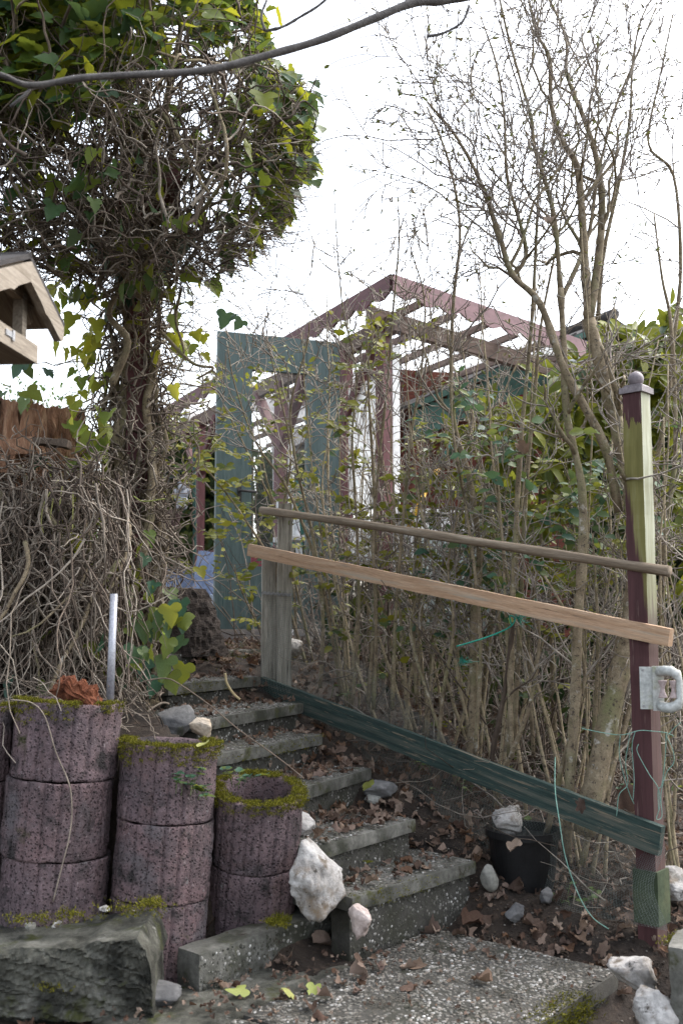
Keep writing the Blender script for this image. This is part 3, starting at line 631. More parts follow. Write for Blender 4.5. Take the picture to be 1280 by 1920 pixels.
stone(710, 1480, (.16, .12, .1), 18, 'rock_dark', 'dark grey rock at the right end of the third step', .3)
stone(1190, 1822, (.25, .13, .12), 19, 'quartz', 'long white and brown rock lying at the right below the paving slab', -.7, (0, .3), y=3.14)
stone(1228, 1898, (.15, .14, .15), 20, 'quartz', 'white quartz rock nearest the bottom right corner', .3, y=2.92)
stone(553, 1215, (.12, .1, .13), 21, 'quartz', 'white rock under the bushes right of the twin grey fence posts', .3, y=5.45)
stone(700, 1500, (.08, .07, .05), 22, 'rock_grey', 'small grey stone at the right edge of the fourth step', .3)
stone(1262, 1660, (.2, .18, .17), 23, 'quartz', 'mossy white rock behind the green base of the right fence post', .3, y=3.95)
stone(1020, 1680, (.08, .06, .08), 24, 'rock_dark', 'dark soil stained stone right of the oval stone under the netting', .9)
stone(965, 1712, (.11, .08, .07), 26, 'rock_dark', 'dark flat stone lying in the leaves below the oval stone', .9)
stone(1035, 1250, (.1, .08, .07), 27, 'quartz_pink', 'pale stone half hidden in the thicket under the orange rail', .9)
for k, (u, v, z, sz, lb) in enumerate(((128 + 68, 1700, .2, .035, 'round white pebble on the concrete footing under the tallest column'), (250, 1706, .2, .03, 'flat white pebble on the concrete footing by the mossy red ring'), (58, 1732, .2, .045, 'grey pebble at the left end of the concrete footing'), (108, 1728, .2, .035, 'dull white pebble in the middle of the footing top'),
      (340, 1835, .02, .04, 'white pebble at the right end of the flat stone slab'), (393, 1838, 0, .035, 'white pebble under the left end of the kerb block'), (143, 1868, 0, .03, 'white pebble left of the flat stone slab'), (192, 1860, .03, .034, 'white pebble on the left end of the flat stone slab'), (260, 1886, .03, .028, 'small white pebble on the front of the flat stone slab'), (290, 1815, .03, .035, 'mossy pale pebble in the gap below the broken red ring'), (227, 1838, .02, .024, 'tiny white pebble between the footing and the slab'), (104, 1730, .2, .03, 'pale pebble on the footing top at left'))):
    if v < 1800 and v > 1690: stone(u, v + 4, (sz, sz * .9, sz * .75), 40 + k, 'quartz' if k % 4 != 2 else 'rock_grey', lb, k, name='pebble_stone', y=3.17)
    else: stone(u, v, (sz, sz * .9, sz * .75), 40 + k, 'quartz', lb, k, name='pebble_stone')
ks = thing('kerb_stone', 'mossy grey kerb stone on edge at the bottom right border', 'kerb', tuple(P(1275, 1820, 3.0)))
part('block', rough_box((.07, .3, .3), .03, .006, .012, 5), MT['concrete'], ks, mat4(rotz(-.5), P(1295, 1850, 3.0)), True)
part('moss', moss_mb(np.array([P(1285, 1768, 3.0) + rng.normal(size=3) * [.03, .05, .004] for _ in range(60)]), .016, .006, 6, .01), MT['moss'], ks, kind='stuff')
# black pot
pt = thing('plastic_pot', 'black plastic plant pot carrying a white rock behind the wire netting', 'pot', tuple(P(975, 1640, 4.0)))
c = GH(982, 1648); c[2] -= .03; kk = c[1] / F
pm_ = MB(); pm_.lathe([(.001, .0), (52 * kk, 0), (64 * kk, 92 * kk), (69 * kk, 92 * kk), (69 * kk, 104 * kk), (63 * kk, 104 * kk), (62 * kk, 88 * kk), (.001, 80 * kk)], c, 56); part('pot', pm_, MT['black_plastic'], pt, smooth=False)
pt.location = tuple(c); 
for ch in [o for o in SC.objects if o.parent == pt]: ch.matrix_basis = Matrix.Translation(-Vector(c))
cr = c + np.array([-28 * kk, 0, 118 * kk]); o = bpy.data.objects.new('rock', chunk((80 * kk, 70 * kk, 62 * kk), 17, 15, .07).mesh('rock', MT['quartz'], True)); COL.objects.link(o); o.location = tuple(cr)
tag(o, 'white quartz rock sitting on the black plastic pot behind the netting', 'rock')
# grey tube
tb = thing('metal_tube', 'slim grey metal tube standing upright behind the tallest planter column', 'tube', tuple(P(207, 1310, 3.55)))
tm = MB(); a, b = P(206, 1330, 3.56), P(214, 1114, 3.6); tm.tube([a, b], .0135, 24); part('tube', tm, MT['alu'], tb)
# rotten wood in the ring
rw = thing('rotten_wood', 'crumbly orange chunk of rotten wood on the tallest planter ring', 'wood', tuple(P(150, 1310, 3.47)))
mb = chunk((.21, .13, .11), 61, 18, .09); V = np.vstack(mb.V); V[:, 2] += .03 * np.sign(np.sin(V[:, 0] * 160)) * (V[:, 2] > .01) * rng.uniform(.1, .35, len(V)); mb.V = [V]
part('wood', mb, MT['rot_red'], rw, mat4(np.array(Matrix.Rotation(.3, 3, 'Y')), P(146, 1298, 3.45)))

# ------------------------------------------------------------------ fence with handrail
FA, FB = np.array([-.34, 5.3]), np.array([1.115, 3.62])
def FY(u): return None
fd = nrm([FB[0] - FA[0], FB[1] - FA[1], 0]); fn = np.array([fd[1], -fd[0], 0])          # towards the viewer: (-, -)
if fn[1] > 0: fn = -fn
fence = thing('garden_fence', 'sloping stair fence of weathered posts, round handrail, orange rail and green kick board', 'fence', (FB[0], FB[1], 0))
def post(mbname, u, vt, vb, y, w, mat, ang, bot_extra=.15):
    b = P(u, vb, y); t = P(u, vt, y); h = t[2] - b[2]
    M = mat4(rotz(ang), [b[0], b[1], b[2]])
    # object origin at the top so stains run down from there
    M[2, 3] = t[2]; mb = MB(); bx = rough_box((w, w, h + bot_extra), .05, .002, .004, int(u)); V = bx.V
    bx.V = [v - np.array([0, 0, (h + bot_extra) / 2]) for v in V]
    return part('post', bx, MT[mat], fence, M), M
post('post', 503, 1042, 1296, 5.33, .078, 'wood_grey_v', .15)
post('post', 532, 945, 1292, 5.27, .075, 'wood_grey_v', .15)
pz, Mp = post('post', 1222, 737, 1725, 3.62, .076, 'mossy_post', -.76)
pz['label'] = 'tall maroon post with yellow green algae'
top = Mp[:3, 3]
cm = MB(); cm.box((0, 0, .006), (.092, .092, .022)); cm.prism([(-.046, .017), (.046, .017), (.03, .028), (-.03, .028)], -.03, .03)
capo = part('post_cap', cm, MT['ball'], fence, mat4(rotz(-.76), top + [0, 0, 0]))
bm_ = MB(); bm_.lathe([(0.001, .02), (.016, .02), (.02, .026)] + [(.029 * math.sin(a), .052 - .029 * math.cos(a)) for a in np.linspace(.55, 3.1, 14)], (0, 0, 0), 20); sub('ball', bm_, MT['ball'], capo, smooth=True)
gs = rough_box((.096, .092, .185), .05, .0012, .004, 8); b = P(1226, 1678, 3.62); part('post_sleeve', gs, MT['green_sleeve'], fence, mat4(rotz(-.76), [top[0], top[1], b[2]]), True)
# handrail
def rail_pts(ua, va, ub, vb, ya, yb, n=14): 
    a, b = P(ua, va, ya), P(ub, vb, yb); return np.array([a + (b - a) * k for k in np.linspace(0, 1, n)]), a, b
pts, a, b = rail_pts(490, 959, 1256, 1068, 5.28, 3.5); M = frame(a, b - a); L = np.linalg.norm(b - a)
hm = MB(); xs_ = np.linspace(0, L, 24); hm.tube(np.c_[xs_, .006 * np.sin(xs_ * 2.1), .008 * np.sin(xs_ * 1.3 + 1)], np.interp(xs_, [0, L], [.02, .0185]) + .0015 * np.sin(xs_ * 11), 14)
part('handrail', hm, MT['pole'], fence, M, True)
pts, a, b = rail_pts(468, 1031, 1258, 1196, 5.23, 3.5); M = frame(a, b - a); L = np.linalg.norm(b - a)
bx = rough_box((L, .034, .064), .05, .0012, .003, 31); bx.V = [v + np.array([L / 2, 0, 0]) for v in bx.V]; part('rail', bx, MT['orange_board'], fence, M, True)
pts, a, b = rail_pts(490, 1287, 1240, 1578, 5.22, 3.52); M = frame(a, b - a); L = np.linalg.norm(b - a)
bx = rough_box((L, .028, .105), .05, .0018, .003, 33); bx.V = [v + np.array([L / 2, 0, 0]) for v in bx.V]; part('kick_board', bx, MT['green_board'], fence, M, True)
for u, v, uu in ((1208, 1183, 0), (1200, 1176, 0), (512, 1043, 0), (535, 1049, 0), (1222, 1574, 0), (1215, 1560, 0), (820, 1107, 0), (1225, 1064, 0)):
    yy = 5.23 + (3.5 - 5.23) * (u - 468) / 790 - .019; m_ = MB(); c = P(u, v, yy); m_.lathe([(.0005, .0012), (.003, .0012), (.0042, 0), (.0042, -.004)], (0, 0, 0), 9)
    part('screw', m_, MT['iron'], fence, mat4(np.stack([fd, np.cross(fn, fd), fn], 1), c))
# clamp on the left end of the handrail
cl = MB(); c = P(523, 964, 5.24); aa = np.linspace(-.6, 3.9, 12); cl_pts = [c + np.array([0, 0, 0]) + .024 * (math.cos(x) * np.array([0, 0, 1]) + math.sin(x) * fn) for x in aa]
Mx = frame(c, fd)
for q0, q1 in zip(cl_pts[:-1], cl_pts[1:]):
    d = q1 - q0; cl.box((0, 0, 0), (np.linalg.norm(d) * 1.1, .018, .002), frame((q0 + q1) / 2, d, np.cross(d, fd)))
cl.box((0, 0, .04), (.02, .003, .05), frame(c + fn * .01, fd)); part('clamp', cl, MT['metal'], fence)
# steel strap round the twin posts
sm_ = MB(); c0 = P(490, 1112, 5.26); c1 = P(546, 1116, 5.2)
for k in range(14):
    t0, t1 = k / 14, (k + 1) / 14; q0, q1 = c0 + (c1 - c0) * t0, c0 + (c1 - c0) * t1
    sm_.box((0, 0, .003 * (k % 2)), (np.linalg.norm(q1 - q0), .003, .014), frame((q0 + q1) / 2, q1 - q0))
part('strap', sm_, MT['metal'], fence)
# wire netting: square mesh in front of the boards, sagging
nm_ = MB(); NU, NV = 150, 56
def net(i, jj):
    t = i / NU; u = 492 + (1238 - 492) * t; y = 5.2 + (3.47 - 5.2) * t
    vt = np.interp(t, [0, .07, .1, .16, .3, 1], [1108, 1108, 1180, 1285, 1370, 1590]); vb = np.interp(t, [0, .1, .4, .75, 1], [1290, 1330, 1510, 1690, 1740])
    p = P(u, vt + (vb - vt) * (jj / NV) ** 1.0, y - .012 + .03 * math.sin(i * .21) * (jj / NV) - .05 * (jj / NV))
    return p
def net2(i, jj):
    # lower sheet hangs a little behind the board line down to the soil; upper flap stands loose above it
    t = i / NU; u = 492 + 746 * t; y = 5.2 + (3.47 - 5.2) * t
    vt = np.interp(t, [0, .075, .09, .2, .35, .5, 1], [1108, 1108, 1150, 1200, 1300, 1420, 1590]); vb = np.interp(t, [0, .1, .3, .5, .75, 1], [1290, 1330, 1450, 1580, 1700, 1745])
    w = jj / NV
    return P(u + 14 * math.sin(w * 5 + i * .1), vt + (vb - vt) * w, y + .02 + .02 * math.sin(i * .23 + w * 3) - .05 * w)
GP = np.array([[net2(i, jj) for jj in range(NV + 1)] for i in range(NU + 1)])
for i in range(NU + 1): nm_.tube(GP[i], .00045, 3, False)
for jj in range(NV + 1): nm_.tube(GP[:, jj], .00045, 3, False)
part('wire_netting', nm_, MT['wire'], fence)

# roller bracket on the right post
rb = thing('roller_bracket', 'grey white plastic bracket with two waisted rollers screwed to the maroon post', 'bracket', tuple(P(1230, 1290, 3.57)))
bc = P(1222, 1290, 3.535); Rb = rotz(-.2); Mb = mat4(Rb, bc)
def px(n): return n * 3.25 / F
m_ = MB(); m_.box((px(-1), 0, 0), (px(46), .012, px(84)), Mb); part('back_plate', m_, MT['plastic_white'], rb)
m_ = MB(); m_.box((px(10), -.012, 0), (px(20), .016, px(88)), Mb); part('hinge_plate', m_, MT['plastic_white'], rb)
hp = [(12, -.02, 32), (20, -.045, 36), (32, -.055, 36), (44, -.058, 30), (48, -.058, 18), (48, -.058, -18), (44, -.058, -30), (32, -.055, -36), (20, -.045, -36), (12, -.02, -32)]
m_ = MB(); hpw = np.array([Rb @ np.array([px(a), b, px(c)]) + bc for a, b, c in hp]); m_.tube(hpw, [.015, .018, .019, .018, .011, .011, .018, .019, .018, .015], 10); part('hoop', m_, MT['plastic_white'], rb, smooth=True)
for (ux, yy, sc) in ((17, -.045, 1.0), (37, -.052, .9)):
    m_ = MB(); cc = Rb @ np.array([px(ux), yy, 0]) + bc
    m_.lathe([(0.001, px(-17)), (.0155 * sc, px(-17)), (.015 * sc, px(-15)), (.0075 * sc, px(-4)), (.0075 * sc, px(4)), (.015 * sc, px(15)), (.0155 * sc, px(17)), (.001, px(17))], cc, 16); part('roller', m_, MT['plastic_pink'], rb, smooth=True)
for (ux, uz) in ((-18, 36), (-18, -36), (-18, 36)):
    if ux: 
        m_ = MB(); m_.lathe([(.001, .003), (.0035, .003), (.005, 0), (.005, -.002)], (0, 0, 0), 10); cc = Rb @ np.array([px(ux), -.007, px(uz)]) + bc
        part('screw', m_, MT['metal'], rb, mat4(Rb @ np.array([[1, 0, 0], [0, 0, -1], [0, 1, 0]], float), cc))
        if uz < 0: break

# twine
def catm(pts, n=6):
    p = np.asarray(pts, float); p = np.vstack([2 * p[0] - p[1], p, 2 * p[-1] - p[-2]]); out = []
    for k in range(1, len(p) - 2):
        for t in np.linspace(0, 1, n, endpoint=False):
            a, b, c, d = p[k - 1:k + 3]
            out.append(.5 * (2 * b + (c - a) * t + (2 * a - 5 * b + 4 * c - d) * t * t + (3 * b - a - 3 * c + d) * t ** 3))
    out.append(p[-2]); return np.array(out)
tw = thing('garden_twine', 'pale green garden twine tied round the maroon post, loops hanging', 'twine', tuple(P(1220, 1380, 3.55)))
for pl, y in (([(1090, 1366), (1130, 1374), (1165, 1378), (1197, 1370), (1222, 1371), (1248, 1374), (1262, 1380)], 3.555), ([(1196, 1395), (1194, 1410), (1215, 1450), (1233, 1478), (1236, 1510), (1230, 1535), (1240, 1530), (1238, 1490), (1248, 1450), (1262, 1430), (1260, 1405), (1248, 1380)], 3.55),
              ([(1248, 1376), (1246, 1420), (1240, 1470), (1233, 1482), (1234, 1520)], 3.552), ([(1162, 1380), (1160, 1410), (1165, 1440), (1180, 1490), (1200, 1530)], 3.62), ([(1180, 1375), (1172, 1430), (1176, 1470), (1160, 1490), (1155, 1530)], 3.62), ([(1250, 1380), (1262, 1366), (1275, 1355)], 3.6), ([(1190, 1371), (1184, 1400), (1188, 1460), (1186, 1500)], 3.6)):
    m_ = MB(); m_.tube(catm([P(u, v, y) for u, v in pl]), .0014, 6); part('strand', m_, MT['twine'], tw)
t2 = thing('garden_twine', 'long pale green twine hanging from a stem over the netting to the ground', 'twine', tuple(P(1060, 1500, 3.7)))
m_ = MB(); m_.tube(catm([P(u, v, y) for u, v, y in ((1040, 1420, 3.75), (1040, 1480, 3.6), (1048, 1540, 3.5), (1060, 1610, 3.5), (1085, 1680, 3.5), (1110, 1720, 3.5), (1140, 1742, 3.5))]), .0019, 6); part('strand', m_, MT['twine'], t2)
t3 = thing('garden_twine', 'dark green frayed twine tied between two shrub stems under the orange rail', 'twine', tuple(P(960, 1160, 4.1)))
m_ = MB(); m_.tube(catm([P(u, v, 4.05) for u, v in ((855, 1212), (880, 1205), (920, 1192), (955, 1176), (965, 1160), (955, 1155), (958, 1172))]), .003, 6); part('strand', m_, MT['twine_dark'], t3)
for (u, v) in ((972, 1158), (866, 1240)):
    m_ = MB()
    for _ in range(26): 
        a = P(u, v, 4.04); m_.tube([a, a + rng.normal(size=3) * .012, a + rng.normal(size=3) * .02 + [.012, 0, -.01]], .0008, 3)
    part('frayed_end', m_, MT['twine_dark'], t3)

# ------------------------------------------------------------------ leaves
def ivy_leaf(seed, k=1.0):
    """five soft lobes either side of a sunken midrib, tip curled down"""
    r = np.random.default_rng(seed)
    h = [(.0, .03), (.16, -.11), (.34, -.12), (.45, .0), (.52, .2), (.42, .3), (.31, .36), (.33, .5), (.22, .68), (.1, .86)]
    rt = [(x * r.uniform(.92, 1.08) * k, y + r.uniform(-.02, .02)) for x, y in h]; lf = [(-x * r.uniform(.92, 1.08) * k, y + r.uniform(-.02, .02)) for x, y in h[1:]]
    rt[0] = (0, .03); out = rt + [(0, 1.0)] + lf[::-1]; n = len(out); q = r.uniform(-.12, .12); cup = r.uniform(.1, .34)
    zf = lambda x, y: cup * abs(x) - .3 * max(0, y - .3) ** 2 + q * x + .03 * math.sin(9 * x + 6 * y + seed)
    V = [[0, .2, -.05], [0, .6, -.3 * .09 - .04]] + [[x, y, zf(x, y)] for x, y in out]
    T = [[1 if 6 <= i <= n - 8 else 0, 2 + i, 2 + (i + 1) % n] for i in range(n)] + [[0, 8, 1], [1, 2 + n - 7, 0]]
    return np.array(V), [np.array(T)]
def simple_leaf(seed, w=.22, droop=.25, fold=.3, wavy=0, spiny=False):
    r = np.random.default_rng(seed); ys_ = [0, .12, .32, .55, .78, .93, 1]; ws = [.02, .55, .95, 1, .72, .3, 0]
    V = []; 
    for i, (y, ww) in enumerate(zip(ys_, ws)):
        z = -droop * y * y
        if spiny: ww *= 1.12 if i % 2 else .9
        V += [[-w * ww, y + (.02 if spiny and i % 2 else 0), z + fold * w * ww + r.uniform(-1, 1) * wavy], [0, y, z], [w * ww, y + (.02 if spiny and i % 2 else 0), z + fold * w * ww + r.uniform(-1, 1) * wavy]]
    Q = []
    for i in range(len(ys_) - 1): Q += [[3 * i, 3 * i + 1, 3 * i + 4, 3 * i + 3], [3 * i + 1, 3 * i + 2, 3 * i + 5, 3 * i + 4]]
    return np.array(V), [np.array(Q)]
def dead_leaf(seed):
    r = np.random.default_rng(seed); n = 5 + seed % 3; out = []
    m = 4 * n
    for i in range(m):
        a = 2 * math.pi * i / m - math.pi / 2; rad = .5 * (1 + (.24 if seed % 2 else .1) * math.cos(a * n + 1.5) * (.5 + .5 * r.uniform())) * (.85 + .3 * (math.sin(a) > .3)) * r.uniform(.82, 1.12)
        out.append((rad * math.cos(a) * .85, rad * math.sin(a) + .3))
    cur, tw_, ph = r.uniform(.9, 2.8), r.uniform(-1.2, 1.2), r.uniform(0, 6)
    V = [[0, .3, 0]]
    for sc in (.55, 1):
        for i, (x, y) in enumerate(out):
            x2, y2 = x * sc, .3 + (y - .3) * sc
            V.append([x2 * .9, y2, cur * x2 * x2 + tw_ * x2 * (y2 - .3) + .10 * math.sin(7 * x2 + 5 * y2 + ph) + r.uniform(-.06, .06) * sc + .3 * (y2 - .3) ** 2 * r.uniform(.2, 1.3)])
    T = [[0, 1 + i, 1 + (i + 1) % m] for i in range(m)]; Q = [[1 + i, 1 + m + i, 1 + m + (i + 1) % m, 1 + (i + 1) % m] for i in range(m)]
    return np.array(V), [np.array(T), np.array(Q)]
IVY = [ivy_leaf(s, k) for s, k in ((1, 1), (2, .85), (3, 1.1), (4, .95))]
LAUREL = [simple_leaf(s, .2, d, .35) for s, d in ((1, .2), (2, .35), (3, .1))]
MAHO = [simple_leaf(s, .27, d, .3, .02, True) for s, d in ((4, .15), (5, .3), (6, .05))]
SMALL = [simple_leaf(s, .33, .2, .2) for s in (7, 8)]
BUD = [simple_leaf(9, .16, .05, .9)]
DEAD = [dead_leaf(s) for s in range(10, 17)]
_lm = {}
def leaf_mesh(tmpl, key, mat):
    k = (key, mat.name)
    if k not in _lm:
        mb = MB(); mb.add(tmpl[0], *tmpl[1]); _lm[k] = mb.mesh('leaf', mat, True)
    return _lm[k]
def leafM(p, tip, normal, s):
    t = nrm(tip); n = np.asarray(normal, float); x = np.cross(t, n); x = nrm(x) if np.linalg.norm(x) > 1e-6 else nrm(np.cross(t, [.3, .5, .8])); z = np.cross(x, t)
    return mat4(np.stack([x, t, z], 1) * s, p)
def put_leaves(root, tmpls, key, mat, mats, cap=300, joined='foliage', minpx=9):
    if not len(mats): return
    mats = np.asarray(mats); u, v, d = proj(mats[:, :3, 3]); size = np.linalg.norm(mats[:, :3, 1], axis=1) * F / d
    inside = (u > -10) & (u < 1290) & (v > -10) & (v < 1930)
    score = np.where(inside & (size > minpx), size, -1); order = np.argsort(-score); pick = [i for i in order[:cap] if score[i] > 0]
    pk = np.zeros(len(mats), bool); pk[pick] = True; which = rng.integers(0, len(tmpls), len(mats))
    for i in pick: obj('leaf', leaf_mesh(tmpls[which[i]], key + str(which[i]), mat), root, mats[i])
    rest = MB(); 
    for w in range(len(tmpls)):
        sel = ~pk & (which == w)
        if sel.any(): rest.copies(*tmpls[w], mats[sel])
    if rest.n: part(joined, rest, mat, root, smooth=True, kind='stuff')
def hang(p, s, out=None, down=.7):
    """leaf hanging off a stem: tip outwards and down, face up and outwards"""
    o = rng.normal(size=3) * .6 if out is None else np.asarray(out) + rng.normal(size=3) * .45
    tip = nrm(o + [0, 0, -down]); n = nrm(rng.normal(size=3) * .5 + [0, -.35, .7] + o * .3)
    return leafM(p, tip, n, s)

# ------------------------------------------------------------------ plants: stems grown from a base
def wander(p, d, L, n, curl=.3, trop=(0, 0, 0)):
    pts = [np.array(p, float)]; d = nrm(d); st = L / n
    for _ in range(n):
        d = nrm(d + rng.normal(size=3) * curl + np.asarray(trop)); pts.append(pts[-1] + d * st)
    return np.array(pts)
class Plant:
    def __init__(s, root, bark='bark', twig='twig'):
        s.root, s.bark, s.twigm = root, bark, twig; s.tw = MB(); s.tips = []; s.nst = 0
    def stem(s, pts, r0, r1, sides=8, name='stem'):
        pts = behind(pts); n = len(pts); r = np.linspace(r0, r1, n) * (1 + .08 * rng.normal(size=n))
        m = MB(); m.tube(pts, r, sides); part(name, m, MT[s.bark], s.root, smooth=True); s.nst += 1
    def twig(s, pts, r0, r1, sides=4): s.tw.tube(behind(pts), np.linspace(r0, r1, len(pts)), sides, False)
    def fork(s, pts, r0, r1, n, Lmul=1.0, lo=.25, level=0, up=.05, spread=1.15, own=.0055):
        """side branches along a polyline, recursively"""
        N_ = len(pts)
        for _ in range(n if level else int(n * .6 + .5)):
            k = int(rng.uniform(lo, .98) * (N_ - 1)); p = pts[k]; t = nrm(pts[min(k + 1, N_ - 1)] - pts[max(k - 1, 0)])
            r = (r0 + (r1 - r0) * k / N_) * rng.uniform(.35, .62); side = rng.normal(size=3); side -= t * (side @ t)
            d = nrm(t * rng.uniform(.5, 1.1) + nrm(side) * spread * rng.uniform(.5, 1.1) + [0, 0, .1])
            L = Lmul * rng.uniform(.35, 1.0) * (.85 if level == 0 else .42 if level == 1 else .2)
            q = wander(p, d, L, 8 if level < 2 else 4, .2, (0, 0, up))
            if r > own: s.stem(q, r, max(.0016, r * .4), 6, 'branch')
            else: s.twig(q, max(r, .0022), .0019, 4)
            s.tips.append((q[-1], nrm(q[-1] - q[-2])))
            if level < 2: s.fork(q, r, max(.0017, r * .45), rng.integers(3, 6) if level == 0 else rng.integers(2, 4), Lmul, .15, level + 1, up * .7, spread)
    def done(s):
        if s.tw.n: part('twigs', s.tw, MT[s.twigm], s.root, kind='stuff')
def trace(pl, y0, y1=None, n=5):
    """traced pixel polyline at depth y0 (base) .. y1 (tip)"""
    y1 = y0 if y1 is None else y1; m = len(pl); return catm([P(u, v, y0 + (y1 - y0) * k / (m - 1)) for k, (u, v) in enumerate(pl)], n)
def buds(pl, n, mat='bud', key='bud', size=(.018, .032)):
    mats = []
    for i in rng.permutation(len(pl.tips))[:n]:
        p, d = pl.tips[i]
        for _ in range(2): mats.append(leafM(p, d + rng.normal(size=3) * .4, rng.normal(size=3), rng.uniform(*size)))
    put_leaves(pl.root, BUD, key, MT[mat], mats, 0, 'buds')

# main bare shrubs behind the fence, traced trunk by trunk
def bare_shrub(label, trunks, bark='bark', nb=10, Lmul=1.0, bud=60, twig='twig_grey', lo=.45):
    base = P(*trunks[0][0][0], trunks[0][1]); t = thing('bare_shrub', label, 'shrub', tuple(base), 'leafless shrubs behind the fence')
    pl = Plant(t, bark, twig)
    for pts, y0, y1, r0, r1, nbr in trunks:
        q = trace(pts, y0, y1); pl.stem(q, r0, r1, 9, 'trunk' if r0 > .012 else 'stem'); pl.fork(q, r0, r1, nbr, Lmul, .12 if pts[0][1] < 640 else lo); pl.tips.append((q[-1], nrm(q[-1] - q[-2])))
    pl.done()
    if bud: buds(pl, bud)
    return pl
bare_shrub('thickest shrub trunk, dark barked, leaning right beside the maroon post and forking into the sky', [
    ([(1095, 1560), (1110, 1490), (1135, 1370), (1160, 1260), (1185, 1130), (1192, 1000), (1168, 850), (1130, 700), (1102, 600)], 3.95, 4.1, .047, .027, 3),
    ([(1102, 605), (1096, 500), (1090, 400), (1080, 310), (1050, 260), (1032, 190), (1030, 110), (1005, 60), (985, -30)], 4.1, 4.0, .020, .005, 22),
    ([(1104, 600), (1122, 480), (1128, 380), (1118, 300), (1095, 225), (1062, 140), (1060, 70), (1020, -20)], 4.1, 4.25, .019, .005, 22)], 'bark', bud=140)
bare_shrub('pale lichen spotted shrub trunk rising behind both rails, right of centre', [
    ([(1062, 1600), (1068, 1450), (1078, 1300), (1082, 1180), (1092, 1010), (1088, 900), (1062, 780), (1056, 650), (1050, 540)], 4.0, 4.05, .022, .014, 5),
    ([(1050, 545), (1042, 440), (1030, 370), (1002, 280), (995, 220), (975, 150), (950, 60), (930, -30)], 4.05, 3.95, .012, .004, 20),
    ([(1052, 560), (1085, 490), (1105, 430), (1120, 330), (1150, 210), (1190, 110), (1230, 10)], 4.05, 4.2, .011, .003, 18)], bud=130)
bare_shrub('slim tan trunk crossing the handrail near the middle of the fence', [
    ([(880, 1470), (886, 1300), (888, 1150), (898, 1040), (880, 900), (852, 800), (845, 690), (850, 560), (862, 430), (840, 300), (800, 200)], 4.6, 4.5, .019, .004, 18)], bud=80)
bare_shrub('long limb arching up to the left above the red pergola roof', [
    ([(1160, 960), (1130, 830), (1060, 700), (1012, 570), (960, 515), (935, 440), (895, 330), (850, 250), (800, 190)], 4.1, 3.8, .021, .004, 24),
    ([(960, 520), (985, 480), (975, 420), (950, 330), (945, 220), (930, 120), (900, 30)], 4.0, 3.9, .011, .003, 18)], bud=140)
bare_shrub('pair of straight grey stems rising side by side right of the shed window', [
    ([(955, 1420), (958, 1200), (968, 960), (978, 800), (995, 620), (1003, 480), (1010, 350), (1028, 180)], 4.3, 4.2, .014, .004, 9),
    ([(962, 1400), (975, 1150), (985, 930), (1002, 740), (1015, 600), (1050, 420), (1060, 300)], 4.4, 4.4, .012, .003, 9)], 'bark', bud=40)
bare_shrub('reddish brown crooked stem with a cut top tied by green twine', [
    ([(915, 1480), (925, 1400), (945, 1300), (958, 1200), (962, 1160)], 4.1, 4.1, .012, .009, 4)], 'bark_dark', bud=0, Lmul=.5)
bare_shrub('thin grey stems in front of the frosted pergola panel', [
    ([(700, 1330), (705, 1180), (700, 1000), (712, 850), (728, 700), (735, 600), (748, 450), (745, 380)], 4.9, 4.7, .010, .003, 10),
    ([(660, 1330), (672, 1150), (668, 980), (660, 820), (668, 700), (640, 560), (626, 360)], 4.9, 4.8, .009, .0025, 10),
    ([(735, 1330), (742, 1150), (755, 980), (770, 820), (790, 690), (795, 560), (770, 470)], 4.7, 4.6, .010, .003, 10)], bud=30)
bare_shrub('thin bare whips leaning left in front of the green door', [
    ([(600, 1290), (605, 1150), (585, 1000), (555, 870), (545, 760), (575, 650), (580, 600)], 5.1, 5.0, .011, .003, 10),
    ([(640, 1300), (600, 1080), (540, 920), (480, 830), (440, 720), (425, 640)], 5.2, 5.2, .010, .0025, 12),
    ([(545, 1250), (520, 1100), (530, 960), (545, 850), (520, 720), (500, 640)], 5.3, 5.2, .009, .0025, 9)], bud=40)
bare_shrub('grey shrub stems at the right photo edge behind the maroon post', [
    ([(1250, 1450), (1240, 1200), (1245, 1000), (1265, 850), (1258, 620), (1240, 520), (1225, 400)], 4.3, 4.3, .016, .004, 9),
    ([(1210, 1100), (1225, 900), (1250, 760), (1262, 640), (1275, 500), (1262, 330), (1215, 270), (1235, 150), (1260, 30)], 4.5, 4.4, .014, .003, 12),
    ([(1120, 600), (1130, 480), (1160, 340), (1180, 220), (1185, 120), (1200, 40), (1230, -20)], 4.5, 4.5, .011, .003, 10)], bud=60)
bare_shrub('crooked shrub stem between the pale trunk and the dark leaning trunk', [
    ([(1090, 1620), (1110, 1540), (1140, 1460), (1165, 1380), (1200, 1250), (1230, 1120)], 3.85, 4.2, .013, .006, 6),
    ([(1025, 1560), (1050, 1450), (1080, 1340), (1095, 1250), (1060, 1150), (1020, 1080)], 4.0, 4.1, .012, .005, 6)], bud=0)
bare_shrub('bundle of lower stems at the foot of the tan trunk behind the kick board', [
    ([(820, 1420), (830, 1300), (850, 1180), (840, 1060), (860, 960)], 4.5, 4.5, .010, .004, 8),
    ([(850, 1440), (800, 1300), (770, 1180), (790, 1080), (780, 980)], 4.5, 4.6, .009, .003, 8),
    ([(930, 1480), (990, 1330), (1010, 1200), (1000, 1080)], 4.2, 4.3, .010, .004, 8)], bud=0)

